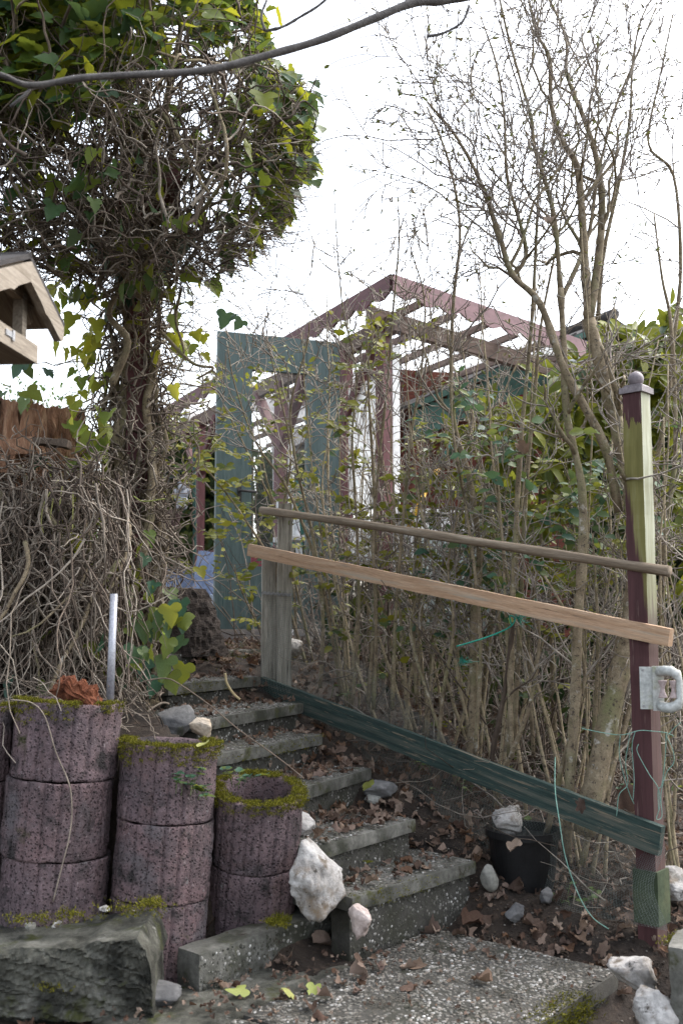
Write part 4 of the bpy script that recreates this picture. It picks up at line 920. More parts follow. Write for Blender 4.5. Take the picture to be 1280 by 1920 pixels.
# clumps of straight pale stems fanning up from behind the fence
FANS = [(575, .35, 'straight pale stems rising right beside the twin grey posts'), (640, .55, 'pale stems in front of the right stile of the green door'), (690, .3, 'slim pale stems before the gap between door and corner post'), (760, .5, 'pale stem clump in front of the rain chain and corner post'), (820, .35, 'fan of pale stems before the white cabinet, left of the tan trunk'),
        (915, .6, 'pale stems crossing the orange rail just right of the tan trunk'), (985, .4, 'pale stem clump behind the dark green twine'), (1035, .7, 'long pale stems left of the lichen spotted trunk'), (1125, .5, 'pale stems between the lichen spotted trunk and the thick leaning trunk'), (1180, .9, 'slender pale stems rising above the ball topped post'), (1262, .5, 'pale upright stems right of the ball topped post')]
for u0, off, lab in FANS:
    t_ = (u0 - 492) / 746; c = np.array([*(FA + (FB - FA) * np.clip((P(u0, 1300, fence_y(u0))[0] - FA[0]) / (FB[0] - FA[0]), -.2, 1.3)), 0]) - fn * off; c[2] = G(c[0], c[1]) - .03
    t = thing('bare_shrub', lab, 'shrub', tuple(c), 'leafless shrubs behind the fence'); pl = Plant(t, 'bark_pale', 'twig_grey')
    for _ in range(6):
        b = c + np.array([rng.normal() * .07, rng.normal() * .07, 0]); L = rng.uniform(1.3, 2.7); q = wander(b, [rng.normal() * .16, rng.normal() * .14, 1], L, 16, .055, (0, 0, .025)); r = rng.uniform(.0055, .0105)
        pl.stem(q, r, .0028, 7); pl.fork(q, r, .003, 6, .62, .3, own=.0048); pl.tips.append((q[-1], nrm(q[-1] - q[-2])))
    pl.done(); buds(pl, 50)

# dense thicket behind, nobody could count its stems
th = MB(); tg = MB()
for _ in range(300):
    s = rng.uniform(2.0, 4.6); t = rng.uniform(4.0, 6.2) + .25 * s - .5; p = ST(s, t); 
    if p[1] < 4.1 or p[0] > 2.6: continue
    p[2] = G(p[0], p[1]) - .02; h = rng.uniform(.4, 1.7)
    q = wander(p, [rng.normal() * .35, rng.normal() * .3, 1], h, 7, .14, (0, 0, .03)); r = rng.uniform(.0025, .0075); (th if rng.uniform() < .6 else tg).tube(q, np.linspace(r, .0016, 8), 4, False)
    for _k in range(rng.integers(2, 5)):
        k = rng.integers(1, 7); q2 = wander(q[k], rng.normal(size=3) + [0, 0, .4], rng.uniform(.15, .6), 5, .25); (tg if rng.uniform() < .5 else th).tube(q2, np.linspace(.003, .0011, 6), 3, False)
for _ in range(420):      # arching and lying twigs low down
    s = rng.uniform(1.4, 4.0); t = rng.uniform(3.6, 5.4) + .25 * s - .5; p = ST(s, t)
    if p[1] > 7 or p[0] > 2.4: continue
    p[2] = G(p[0], p[1]) + rng.uniform(0, .35); q = wander(p, [rng.normal(), rng.normal(), rng.uniform(-.1, .6)], rng.uniform(.2, .7), 6, .3); r = rng.uniform(.0015, .004); (th if rng.uniform() < .6 else tg).tube(q, np.linspace(r, .001, 7), 3, False)
tag(part('thicket', th, MT['twig'], None), 'dense tangle of brown shrub stems on the slope behind the fence', 'thicket', kind='stuff')
tag(part('thicket', tg, MT['twig_grey'], None), 'paler grey twigs woven through the tangle behind the fence', 'thicket', kind='stuff')

# ------------------------------------------------------------------ evergreen shrubs
def sprig(mats, p, d, L, n, size, stems=None, pinnate=True):
    """a leafy shoot: leaflets in pairs along an axis, or a whorl at the tip"""
    q = wander(p, d, L, 5, .18, (0, 0, .02))
    if stems is not None: stems.tube(behind(q), np.linspace(.003, .0013, 6), 4, False)
    for k in range(n):
        f = .25 + .75 * (k // 2) / max(1, (n - 1) // 2); i = min(4, int(f * 5)); a = q[i] + (q[i + 1] - q[i]) * (f * 5 - i if i < 4 else 1); t = nrm(q[i + 1] - q[i])
        sd = nrm(np.cross(t, [0, 0, 1]) + rng.normal(size=3) * .15) * (1 if k % 2 else -1)
        if not pinnate: sd = nrm(rng.normal(size=3))
        tip = nrm(t * .55 + sd + [0, 0, -.15]); mats.append(leafM(a, tip, [0, -.75, .65] + rng.normal(size=3) * .45, size * rng.uniform(.7, 1.25)))
def evergreen(name, label, cat, stems, pts, tm, key, mat, size, Lsp, nl, pinnate=True, group=None, bark='bark', cap=300):
    b = P(*stems[0][0][0], stems[0][1]); t = thing(name, label, cat, tuple(b), group); pl = Plant(t, bark, 'twig_grey'); mats = []
    for sp_, y0, y1, r0 in stems:
        q = trace(sp_, y0, y1); pl.stem(q, r0, r0 * .4, 7)
    for (u, v, y, su, sv, n) in pts:
        for _ in range(n):
            p = behind(P(u + rng.normal() * su, v + rng.normal() * sv, y + .15 + rng.normal() * .18), .3); d = nrm([rng.normal() * .8, rng.normal() * .6 - .3, rng.uniform(-.1, .8)]); sprig(mats, p, d, Lsp * rng.uniform(.6, 1.3), nl, size, pl.tw, pinnate)
    pl.done(); mats = np.array(mats); b2 = behind(mats[:, :3, 3], .12); k = np.linalg.norm(b2 - mats[:, :3, 3], axis=1) < .25; mats[:, :3, 3] = b2
    put_leaves(t, tm, key, MT[mat], mats[k], cap); return t
evergreen('mahonia_shrub', 'olive leaved evergreen shrub spreading across the left of the green door', 'shrub',
    [([(590, 1300), (520, 1080), (450, 960), (380, 870)], 5.8, 5.7, .011), ([(600, 1300), (530, 1000), (470, 860), (420, 760)], 5.9, 5.8, .009), ([(560, 1290), (545, 1050), (500, 900), (480, 780)], 5.9, 5.8, .009), ([(570, 1280), (490, 1180), (450, 1100), (440, 1060)], 5.8, 5.7, .007)],
    [(360, 840, 5.7, 28, 40, 22), (410, 920, 5.7, 40, 45, 24), (400, 750, 5.8, 20, 25, 9), (500, 730, 5.9, 30, 35, 13), (500, 920, 5.8, 40, 60, 16), (470, 1010, 5.8, 40, 40, 10), (460, 1120, 5.7, 30, 40, 8), (580, 900, 5.8, 40, 40, 10), (600, 800, 5.9, 40, 40, 5), (385, 1050, 5.6, 20, 30, 4)],
    MAHO, 'maho', 'mahonia', .052, .15, 7, group='olive evergreen shrubs behind the fence')
evergreen('mahonia_shrub', 'olive evergreen shoots climbing in front of the red corner post', 'shrub',
    [([(690, 1320), (705, 1100), (700, 900), (690, 700), (700, 620)], 4.9, 4.9, .011), ([(780, 1320), (775, 1150), (780, 1000), (790, 900)], 4.8, 4.8, .009)],
    [(695, 640, 4.9, 32, 25, 15), (680, 700, 4.9, 30, 20, 8), (660, 850, 4.9, 40, 60, 10), (700, 950, 4.9, 50, 40, 12), (770, 920, 4.8, 40, 50, 10), (640, 1030, 4.9, 50, 30, 10), (740, 1060, 4.8, 60, 40, 10), (690, 800, 5, 60, 60, 6)],
    MAHO, 'maho', 'mahonia', .05, .15, 7, group='olive evergreen shrubs behind the fence')
evergreen('mahonia_shrub', 'glossy blue green leaved shoots over the middle of the handrail', 'shrub',
    [([(890, 1420), (900, 1200), (880, 1000), (850, 820), (845, 720)], 4.2, 4.2, .010), ([(960, 1420), (950, 1200), (940, 1000), (930, 900)], 4.2, 4.2, .009), ([(1110, 1420), (1120, 1200), (1110, 1000)], 4.1, 4.1, .009)],
    [(850, 760, 4.2, 22, 25, 5), (870, 850, 4.2, 45, 30, 6), (940, 880, 4.1, 45, 30, 7), (940, 950, 4.1, 60, 35, 10), (1060, 960, 4.1, 50, 40, 12), (1130, 930, 4.2, 40, 60, 12), (880, 1050, 4.3, 80, 50, 16), (1040, 1080, 4.2, 70, 50, 16), (960, 1180, 4.4, 120, 50, 14), (1120, 880, 4.3, 40, 60, 10)],
    MAHO, 'maho', 'ivy_teal', .056, .15, 6, group='olive evergreen shrubs behind the fence')
evergreen('laurel_shrub', 'broad leaved yellow green laurel right of the shed roof, behind the ball topped post', 'shrub',
    [([(1250, 1400), (1240, 1100), (1215, 850), (1190, 680)], 5.2, 5.2, .016), ([(1300, 1400), (1290, 1000), (1270, 750), (1250, 620)], 5.1, 5.1, .015), ([(1190, 1400), (1180, 1000), (1130, 800), (1090, 700)], 5.3, 5.3, .014)],
    [(1205, 665, 5.2, 35, 22, 26), (1255, 690, 5.1, 40, 35, 30), (1120, 700, 5.3, 30, 30, 14), (1150, 760, 5.2, 55, 40, 30), (1230, 800, 5.2, 60, 60, 34), (1270, 920, 5.1, 50, 70, 34), (1100, 800, 5.3, 40, 50, 24), (1290, 1050, 5, 40, 80, 20)],
    LAUREL, 'laurel', 'laurel', .105, .16, 8, False, group='laurels in front of the shed')
evergreen('laurel_shrub', 'yellow green laurel spreading before the dark shed porch, left of the pale trunk', 'shrub',
    [([(900, 1400), (920, 1150), (950, 950), (960, 780)], 5.3, 5.3, .015), ([(1040, 1400), (1030, 1150), (1010, 950), (1040, 800)], 5.3, 5.3, .014)],
    [(940, 800, 5.0, 45, 18, 12), (1010, 790, 5.0, 40, 20, 16), (900, 850, 5.0, 50, 30, 10), (980, 890, 5.0, 70, 40, 28), (1060, 900, 5.3, 50, 60, 22), (940, 960, 5.4, 80, 50, 22), (1040, 1020, 5.3, 80, 60, 26)],
    LAUREL, 'laurel', 'laurel', .10, .16, 8, False, group='laurels in front of the shed')
evergreen('mahonia_shrub', 'olive green leafy growth between the handrail and the orange rail, right half', 'shrub',
    [([(800, 1400), (810, 1200), (830, 1050)], 4.9, 4.9, .009), ([(1000, 1420), (990, 1200), (1010, 1050)], 4.5, 4.5, .009), ([(700, 1350), (690, 1150), (680, 1050)], 5.2, 5.2, .008)],
    [(640, 1060, 5.2, 60, 40, 12), (760, 1060, 5.0, 70, 40, 16), (880, 1100, 4.8, 70, 45, 16), (1000, 1100, 4.6, 70, 50, 16), (1110, 1140, 4.4, 50, 50, 12), (900, 960, 4.8, 90, 40, 16), (1050, 980, 4.6, 70, 40, 16), (700, 1180, 5.1, 80, 50, 10), (900, 1250, 4.8, 120, 60, 10), (1240, 950, 4.5, 40, 80, 14)],
    MAHO, 'maho', 'mahonia', .05, .15, 7, group='olive evergreen shrubs behind the fence')
# darker evergreen mass closing the view low behind the thicket and at the right
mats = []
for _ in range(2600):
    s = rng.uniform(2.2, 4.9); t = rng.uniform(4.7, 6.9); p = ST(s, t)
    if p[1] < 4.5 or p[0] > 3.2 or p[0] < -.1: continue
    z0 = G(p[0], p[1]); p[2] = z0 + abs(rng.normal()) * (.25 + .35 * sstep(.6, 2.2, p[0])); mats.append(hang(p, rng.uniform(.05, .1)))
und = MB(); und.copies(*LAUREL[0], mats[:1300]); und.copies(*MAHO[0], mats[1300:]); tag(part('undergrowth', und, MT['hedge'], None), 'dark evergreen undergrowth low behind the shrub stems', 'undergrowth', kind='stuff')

def on_steps(q):
    u, v, d = proj(q); return bool(np.any((u > 318) & (v > 1150) & (v < 1480)))
# ------------------------------------------------------------------ ivy on its post, upper left
iv = thing('ivy_tree', 'huge old ivy swallowing a red wooden post, leafy crown over a tangle of bare vines', 'ivy', tuple(P(245, 1260, 4.5)))
pm_ = MB(); pb = P(245, 1300, 4.55); pt_ = P(262, 420, 4.55); pm_.box((0, 0, (pt_[2] - pb[2]) / 2), (.1, .1, pt_[2] - pb[2])); 
ivp = thing('arch_post', 'red wooden arch post with green braces hidden inside the ivy', 'post', tuple(pb))
part('post', pm_, MT['red_paint'], ivp, mat4(rotz(.3), pb))
m_ = MB(); a, b = P(150, 405, 4.5), P(330, 390, 4.5); m_.box((0, 0, 0), (np.linalg.norm(b - a), .09, .11), frame((a + b) / 2, b - a)); part('beam', m_, MT['red_paint'], ivp)
m_ = MB(); a, b = P(320, 400, 4.5), P(318, 320, 3.9); m_.box((0, 0, 0), (np.linalg.norm(b - a), .09, .1), frame((a + b) / 2, b - a)); part('beam', m_, MT['red_paint'], ivp)
for a, b in ((P(150, 420, 4.45), P(232, 520, 4.47)), (P(360, 430, 4.45), P(282, 520, 4.47))):
    m_ = MB(); m_.box((0, 0, 0), (np.linalg.norm(b - a), .06, .1), frame((a + b) / 2, b - a, (0, -1, .2))); part('brace', m_, MT['shed_green'], ivp)
so = thing('socket_box', 'small weathered white electrical box on the red post under the ivy crown', 'socket', tuple(P(272, 440, 4.4)))
m_ = MB(); m_.box((0, 0, 0), (.06, .03, .1), mat4(rotz(.1), P(272, 445, 4.42))); part('box', m_, MT['plastic_white'], so)
m_ = MB(); 
for (du, dv) in ((-5, 10), (5, 10), (0, -14)): m_.box((0, 0, 0), (.012, .006, .016), mat4(np.eye(3), P(272 + du, 445 + dv, 4.4)))
part('opening', m_, MT['black'], so)
POLY = np.array([(-260, -260), (455, -260), (478, 0), (505, 110), (585, 175), (580, 300), (545, 395), (495, 475), (420, 520), (330, 545), (250, 560), (150, 545), (70, 490), (-260, 520)], float)
def inpoly(u, v, poly=POLY):
    c = np.zeros(np.shape(u), bool); n = len(poly)
    for i in range(n):
        (x1, y1), (x2, y2) = poly[i], poly[(i + 1) % n]
        with np.errstate(divide='ignore', invalid='ignore'): c ^= ((y1 > v) != (y2 > v)) & (u < (x2 - x1) * (v - y1) / (y2 - y1 + 1e-12) + x1)
    return c
def edged(u, v):
    best = np.full(np.shape(u), 1e9); n = len(POLY)
    for i in range(n):
        a, b = POLY[i], POLY[(i + 1) % n]; d = b - a; t = np.clip(((u - a[0]) * d[0] + (v - a[1]) * d[1]) / (d @ d), 0, 1)
        best = np.minimum(best, np.hypot(u - a[0] - t * d[0], v - a[1] - t * d[1]))
    return best
def crown_pts(n, wfun, front=0):
    out = []
    while len(out) < n:
        u, v = rng.uniform(-250, 600, 4000), rng.uniform(-250, 560, 4000); k = inpoly(u + 46 * (value_noise(v / 38, u / 90, 3) - .35) * (u > 380), v + 30 * (value_noise(u / 40, v / 90, 5) - .5)) & (rng.uniform(size=4000) < wfun(u, v)); u, v = u[k], v[k]
        th_ = .75 * np.sqrt(np.clip(edged(u, v) / 160, .02, 1)); y = 4.15 + (rng.uniform(-1, 1, len(u)) * (1 - front) - front * rng.uniform(.2, 1, len(u))) * th_ - .0004 * (300 - u).clip(0)
        out += [(a, b, c) for a, b, c in zip(u, v, y)]
    return out[:n]
def wl(u, v): return (value_noise(u / 55, v / 55, 9) > .3 * (u > 250)) * np.clip(1.05 - (v - 120) / 130, .09, 1) + .35 * (u > 470) * (v < 420)
mats = []
def keep_in(q, grow=14):
    u, v, d = proj(q); c = np.array([260, 250.]); k = inpoly(c[0] + (u - c[0]) * .96, c[1] + (v - c[1]) * .97); k[:3] = True
    bad = np.where(~k)[0]; return q[:max(3, bad[0])] if len(bad) else q
for _ in range(250):
    t = rng.uniform() ** 1.3 * .72; u = np.interp(t, [0, .12, .3, .6, .85, 1], [470, 500, 575, 572, 535, 490]) - abs(rng.normal()) * 40 + 14 * rng.normal() + 8; v = np.interp(t, [0, .12, .3, .6, .85, 1], [-20, 100, 178, 300, 395, 470]) + rng.normal() * 14
    if value_noise(np.array(u / 30.), np.array(v / 30.), 2) < .42: continue
    mats.append(hang(P(u, v, 4.1 + rng.normal() * .28), rng.uniform(.05, .085), [.5, -.7, 0], .7))
for u, v, y in crown_pts(6400, wl):
    p = P(u, v, y); o = nrm([(u - 250) / 300, -.7 if y < 4.1 else .5, (200 - v) / 300]); mats.append(hang(p, rng.uniform(.05, .09) * (1.15 if u < 200 and v < 300 else 1), o, .75))
# leaves hanging loose round the trunk and lower vines
trunk_leaves = []
for (u, v, su, sv, n, y) in ((120, 560, 40, 30, 12, 4.3), (160, 640, 30, 40, 14, 4.3), (180, 700, 25, 40, 10, 4.3), (165, 790, 25, 25, 20, 4.2), (160, 850, 20, 30, 12, 4.2), (280, 600, 60, 50, 12, 4.4), (360, 660, 25, 30, 6, 4.4), (100, 990, 30, 12, 10, 4.1), (150, 1010, 20, 15, 6, 4.1), (230, 1060, 50, 40, 14, 4.2), (270, 1150, 40, 50, 22, 4.2), (200, 1200, 50, 30, 12, 4.0), (280, 1230, 40, 30, 12, 4.0), (330, 1120, 20, 30, 8, 4.3), (180, 560, 60, 25, 14, 4.5), (20, 740, 30, 15, 5, 4.2), (90, 700, 30, 15, 4, 4.3), (60, 920, 40, 50, 6, 4.1), (330, 560, 80, 20, 8, 4.4), (40, 1290, 60, 10, 4, 3.9)):
    for _ in range(n): trunk_leaves.append(hang(P(u + rng.normal() * su, v + rng.normal() * sv, y + rng.normal() * .12), rng.uniform(.05, .1), [rng.normal() * .4, -.5, 0], 1.3))
big = [hang(P(u, v, y), s, [rng.normal() * .3, -.6, 0], 1.1) for u, v, s, y in ((45, 220, .1, 3.5), (25, 250, .085, 3.5), (495, 175, .1, 3.6), (440, 95, .09, 3.6), (110, 225, .06, 3.5), (30, 180, .09, 3.5), (40, 350, .09, 3.6), (100, 355, .08, 3.6), (15, 385, .08, 3.6), (10, 470, .08, 3.6), (185, 110, .07, 3.5), (240, 240, .06, 3.6), (280, 225, .06, 3.6), (45, 590, .07, 4.2), (75, 575, .07, 4.2))]
put_leaves(iv, IVY, 'ivy', MT['ivy_yellow'], big + trunk_leaves[:126], 130, 'trunk_foliage', 8)
put_leaves(iv, IVY, 'ivyt', MT['ivy_teal'], trunk_leaves[126:], 85, 'hanging_foliage', 8)
mats = np.array(mats); uu, vv, dd = proj(mats[:, :3, 3])
put_leaves(iv, IVY, 'ivy', MT['ivy'], mats[(dd < 4.0) | (rng.uniform(size=len(mats)) < 2)], 80, 'crown_foliage', 8)
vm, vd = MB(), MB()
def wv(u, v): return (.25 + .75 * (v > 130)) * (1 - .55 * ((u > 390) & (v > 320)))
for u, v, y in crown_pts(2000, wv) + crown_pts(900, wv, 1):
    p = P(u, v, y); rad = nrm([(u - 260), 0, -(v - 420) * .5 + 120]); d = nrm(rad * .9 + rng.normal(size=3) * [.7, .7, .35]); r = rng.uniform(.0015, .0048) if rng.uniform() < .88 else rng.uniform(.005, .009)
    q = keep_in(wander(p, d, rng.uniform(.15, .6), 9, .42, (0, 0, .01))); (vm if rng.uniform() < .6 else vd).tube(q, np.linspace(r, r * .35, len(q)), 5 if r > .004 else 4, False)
for _ in range(900):          # fine fringe of dead twigs at the underside and right rim
    t = rng.uniform(); u = np.interp(t, [0, .35, .7, 1], [575, 520, 430, 120]) - abs(rng.normal()) * 60; v = np.interp(t, [0, .35, .7, 1], [300, 440, 520, 530]) - abs(rng.normal()) * 45
    p = P(u, v, 4.15 + rng.normal() * .3); d = nrm([(u - 260) / 200, rng.normal() * .5, -.25 + rng.normal() * .35]); q = wander(p, d, rng.uniform(.06, .28), 6, .3); (vm if rng.uniform() < .45 else vd).tube(q, np.linspace(.0022, .0009, 7), 3, False)
# vines on the post: spirals and hanging tangle, getting wider towards the ground
def axis_c(z): 
    t = np.clip((z - pb[2]) / (pt_[2] - pb[2]), 0, 1); return pb + (P(262, 420, 4.55) - pb) * t
nlead = 0
for k in range(500):
    z0 = rng.uniform(pb[2] - .02, pt_[2] - .1) if k % 3 else rng.uniform(pb[2], pb[2] + .9); a = rng.uniform(0, 6.28); r = rng.uniform(.07, .125) + .09 * np.clip((pb[2] + .95 - z0) / .95, 0, 1) ** 1 * rng.uniform(.2, 1)
    L = rng.uniform(.25, 1.1); n = 14; q = []; da = rng.normal() * (2.2 if k > 56 else .8); r = r if k > 56 else rng.uniform(.055, .115); L = L if k > 56 else rng.uniform(.6, 1.4); up = rng.choice([-1, 1]) * (rng.uniform(.3, 1) if k > 56 else 1); jit = np.cumsum(rng.normal(size=(n, 3)) * .022, 0)
    for i in range(n):
        t = i / (n - 1); z = z0 + up * L * t; c = axis_c(np.clip(z, pb[2], pt_[2])); rr = r + .04 * math.sin(t * 7 + k); q.append([c[0] + rr * math.cos(a + da * t), c[1] + rr * math.sin(a + da * t), max(z, pb[2] - .05)])
    rad = rng.uniform(.002, .006) if k > 56 else rng.uniform(.01, .027)
    q = catm(np.array(q) + jit * (1 if k > 56 else .5), 2)
    if on_steps(q): continue
    if k <= 56:
        m_ = MB(); m_.tube(q, np.linspace(rad, rad * .6, len(q)), 8); part('vine', m_, MT['bark'], iv, smooth=True)
    else: (vm if rng.uniform() < .7 else vd).tube(q, np.linspace(rad, rad * .5, len(q)), 5, False)
for k in range(520):          # loose curls sticking out
    z = rng.uniform(pb[2], pt_[2] + .1); c = axis_c(z); a = rng.uniform(0, 6.28); p = c + np.array([math.cos(a), math.sin(a), 0]) * .1; q = wander(p, [math.cos(a) * 1.0 + .25, math.sin(a), rng.normal() * .4], rng.uniform(.15, .62), 12, .5, (0, 0, -.02))
    if on_steps(q): continue
    vm.tube(q, np.linspace(rng.uniform(.003, .006), .0014, 13), 4, False)
# traced heavy vines under the crown
for pl_, r in (([(60, 410), (130, 480), (190, 510), (240, 505), (262, 560)], .02), ([(330, 260), (365, 290), (385, 335), (440, 330), (520, 290)], .008), ([(40, 400), (80, 385), (100, 420), (140, 370), (165, 345)], .008), ([(300, 560), (360, 480), (380, 430), (385, 400)], .009), ([(100, 250), (160, 275), (230, 265), (290, 300), (420, 305)], .009), ([(180, 190), (175, 215), (230, 220), (290, 230)], .007), ([(210, 720), (240, 640), (205, 590), (230, 530)], .018), ([(340, 540), (330, 600), (345, 660), (330, 700)], .007), ([(300, 620), (360, 680), (400, 690), (370, 710)], .008)):
    m_ = MB(); q = trace(pl_, 4.25 if pl_[0][1] > 350 else 3.75, n=6); m_.tube(q, np.linspace(r, r * .6, len(q)), 8); part('vine', m_, MT['bark'], iv, smooth=True)
# branching vines from post into the crown
for k in range(22):
    a = P(255 + rng.normal() * 20, rng.uniform(430, 560), 4.45); u, v, y = crown_pts(1, lambda u, v: (v < 420).astype(float))[0]; b = P(u, v, y); mid = (a + b) / 2 + rng.normal(size=3) * .15; q = catm([a, mid, b, b + rng.normal(size=3) * .15], 7); m_ = MB(); r = rng.uniform(.006, .013); m_.tube(q + np.cumsum(rng.normal(size=q.shape) * .006, 0), np.linspace(r, r * .45, len(q)), 7); part('vine', m_, MT['bark'], iv, smooth=True)
part('bare_vines', vm, MT['vine'], iv, kind='stuff'); part('shade_toned_vines', vd, MT['vine_dark'], iv, kind='stuff')  # second set: shade inside the crown painted as a darker vine colour

# ------------------------------------------------------------------ rotten stump wrapped in dead ivy at the left
st_ = thing('tree_stump', 'broken rotten orange tree stump top above a curtain of dead ivy stems', 'stump', tuple(P(20, 1280, 4.35)))
c = P(10, 1280, 4.4); R0 = .34; na, nh = 150, 26; V = []; ztop = P(60, 765, 4.35)[2]
for ih in range(nh):
    for ia in range(na):
        a = 2 * math.pi * ia / na; t = ih / (nh - 1); top = ztop + .012 * math.sin(a * 3 + 1) + .006 * math.sin(a * 11) - .014 * ((ia * 7) % 5) / 4; z = c[2] - .1 + (top - c[2] + .1) * t
        r = R0 * (1 + .06 * math.sin(a * 5 + 1) + .03 * math.sin(a * 17 + z * 6)) * (1 - .1 * t) + .012 * rng.normal() - (.03 if z > ztop - .2 else 0); V.append([c[0] + r * math.cos(a), c[1] + r * math.sin(a), z])
V = np.array(V); i = np.arange(nh - 1)[:, None] * na; j = np.arange(na)[None]; k2 = (j + 1) % na; Q = np.stack([i + j, i + k2, i + na + k2, i + na + j], -1)
cut = 17
m_ = MB(); m_.add(V, Q[:cut].reshape(-1, 4)); part('bark', m_, MT['stump_bark'], st_)
m_ = MB(); m_.add(np.vstack([V, [[c[0], c[1], ztop - .12]]]), Q[cut:].reshape(-1, 4), np.array([[(nh - 1) * na + x, (nh - 1) * na + (x + 1) % na, nh * na] for x in range(na)])); part('rotten_wood', m_, MT['rot'], st_)
for k, (u, v, w_, h_, an) in enumerate(((20, 840, .2, .07, -.1), (95, 830, .16, .03, .12), (5, 870, .12, .09, .1))):
    m_ = rough_box((w_, .07, h_), .02, .008, .01, k + 60); part('wood_splinter', m_, MT['rot' if k != 1 else 'bark_dark'], st_, np.array(Matrix.Translation(P(u, v, 4.0)) @ Matrix.Rotation(an, 4, 'Y')), True)
sv, sv2 = MB(), MB(); lead = 0
for k in range(560):
    u = rng.uniform(-60, 245) if k % 4 else rng.uniform(-60, 170); vtop = rng.uniform(870, 1130); y = 3.95 + rng.normal() * .12 + .0007 * max(0, u - 100)
    p = P(u, vtop, y); q = wander(p, [rng.normal() * .35, rng.normal() * .12, -1], rng.uniform(.3, 1.0), 10, .24, (0, 0, -.1)); r = rng.uniform(.002, .0055)
    if on_steps(q): continue
    lo = ground(q[:, 0], q[:, 1]); q[:, 2] = np.maximum(q[:, 2], lo)
    if k % 22 == 0:
        m_ = MB(); r = rng.uniform(.006, .012); m_.tube(q, np.linspace(r, r * .5, 11), 7); part('dead_vine', m_, MT['bark'], st_, smooth=True)
    else: (sv if rng.uniform() < .62 else sv2).tube(q, np.linspace(r, r * .4, 11), 4, False)
for k in range(520):
    u = rng.uniform(-60, 200); v = rng.uniform(850, 1180); p = P(u, v, 3.92 + rng.normal() * .1); q = wander(p, [rng.normal(), rng.normal() * .4, rng.normal() * .6 - .2], rng.uniform(.12, .45), 9, .5, (0, 0, -.05)); (sv if rng.uniform() < .65 else sv2).tube(q, np.linspace(.004, .0012, 10), 4, False)
part('dead_ivy_stems', sv, MT['vine'], st_, kind='stuff'); part('shade_toned_ivy_stems', sv2, MT['vine_dark'], st_, kind='stuff')  # second set: shade within the curtain put into a darker stem colour
gh = MB()
for pl_ in ([(110, 900), (85, 940), (78, 975), (82, 1000)], [(117, 912), (112, 950), (110, 985)], [(100, 935), (95, 970), (96, 990)], [(137, 915), (137, 960), (136, 995)], [(500 - 190, 935), (270, 940), (250, 930)]): gh.tube(trace(pl_, 3.8), .0025, 5)
part('green_shoots', gh, MT['yellow_leaf'], st_, kind='stuff')

# long dry arching stems over the planters
dm = thing('dry_stem', 'long dry bramble stem arching from the planters down across the steps', 'stem', tuple(P(300, 1280, 3.7)))
for pl_, y0, y1, r in (([(235, 1300), (265, 1280), (310, 1272), (340, 1285), (390, 1320), (450, 1370), (520, 1420), (570, 1460)], 3.6, 3.55, .0024), ([(235, 1275), (260, 1300), (285, 1330), (300, 1355)], 3.5, 3.6, .002)):
    m_ = MB(); m_.tube(trace(pl_, y0, y1), r, 5); part('stem', m_, MT['vine_dark'], dm)
d2 = thing('dry_stem', 'thin dry stem hanging in a curve over the front of the tallest planter column', 'stem', tuple(P(100, 1400, 3.24)))
m_ = MB(); m_.tube(trace([(20, 1312), (60, 1318), (85, 1345), (105, 1410), (130, 1470), (135, 1520), (130, 1570), (115, 1630), (100, 1690)], 3.26), .0022, 5); part('stem', m_, MT['vine'], d2)
d3 = thing('dry_stem', 'pale curved strip of dead stem lying across the sixth step riser', 'stem', tuple(P(435, 1285, 4.6)))
m_ = MB(); m_.tube(trace([(422, 1262), (425, 1280), (437, 1300), (450, 1312)], 4.55), .006, 5); part('stem', m_, MT['bamboo'], d3)
dg = MB()
for _ in range(160):
    u, v = rng.uniform(-20, 290), rng.uniform(1270, 1345); p = P(u, v, 3.75 + rng.normal() * .15); q = wander(p, [rng.normal(), rng.normal() * .4, rng.normal() * .3], rng.uniform(.1, .4), 7, .3); q[:, 2] = np.maximum(q[:, 2], ground(q[:, 0], q[:, 1]) + .004)
    if not on_steps(q): dg.tube(q, .0016, 3, False)
tag(part('dry_grass', dg, MT['vine'], None), 'dry grass and stalks heaped behind the planter rings', 'grass', kind='stuff')

# ------------------------------------------------------------------ overhanging branch
ob = thing('overhanging_branch', 'smooth grey bare branch crossing the top of the picture above the ivy', 'branch', tuple(P(340, 140, 2.3)))
m_ = MB(); q = trace([(-120, 110), (0, 140), (60, 160), (165, 145), (340, 136), (420, 125), (500, 104), (600, 75), (700, 35), (772, 6), (830, 1), (900, -15), (1000, -60)], 2.2, 2.6, 8); m_.tube(q, np.interp(np.linspace(0, 1, len(q)), [0, .3, 1], [.006, .0085, .0125]) * (1 + .06 * np.sin(np.arange(len(q)) * .9)), 10); part('branch', m_, MT['branch_grey'], ob, smooth=True)
m_ = MB(); q = trace([(772, 6), (755, -8), (720, -30)], 2.5, n=5); m_.tube(q, .006, 8); part('branch', m_, MT['branch_grey'], ob, smooth=True)
pl = Plant(ob, 'branch_grey', 'twig')
for pts in ([(497, 58), (530, 50), (565, 30), (600, 8), (640, -30)], [(800, 68), (830, 62), (865, 42), (880, 10)], [(497, 58), (490, 30), (500, 0)], [(20, 200), (50, 175), (60, 160)]):
    q = trace(pts, 2.4); pl.stem(q, .0042, .0035, 7, 'side_twig')
pl.done()

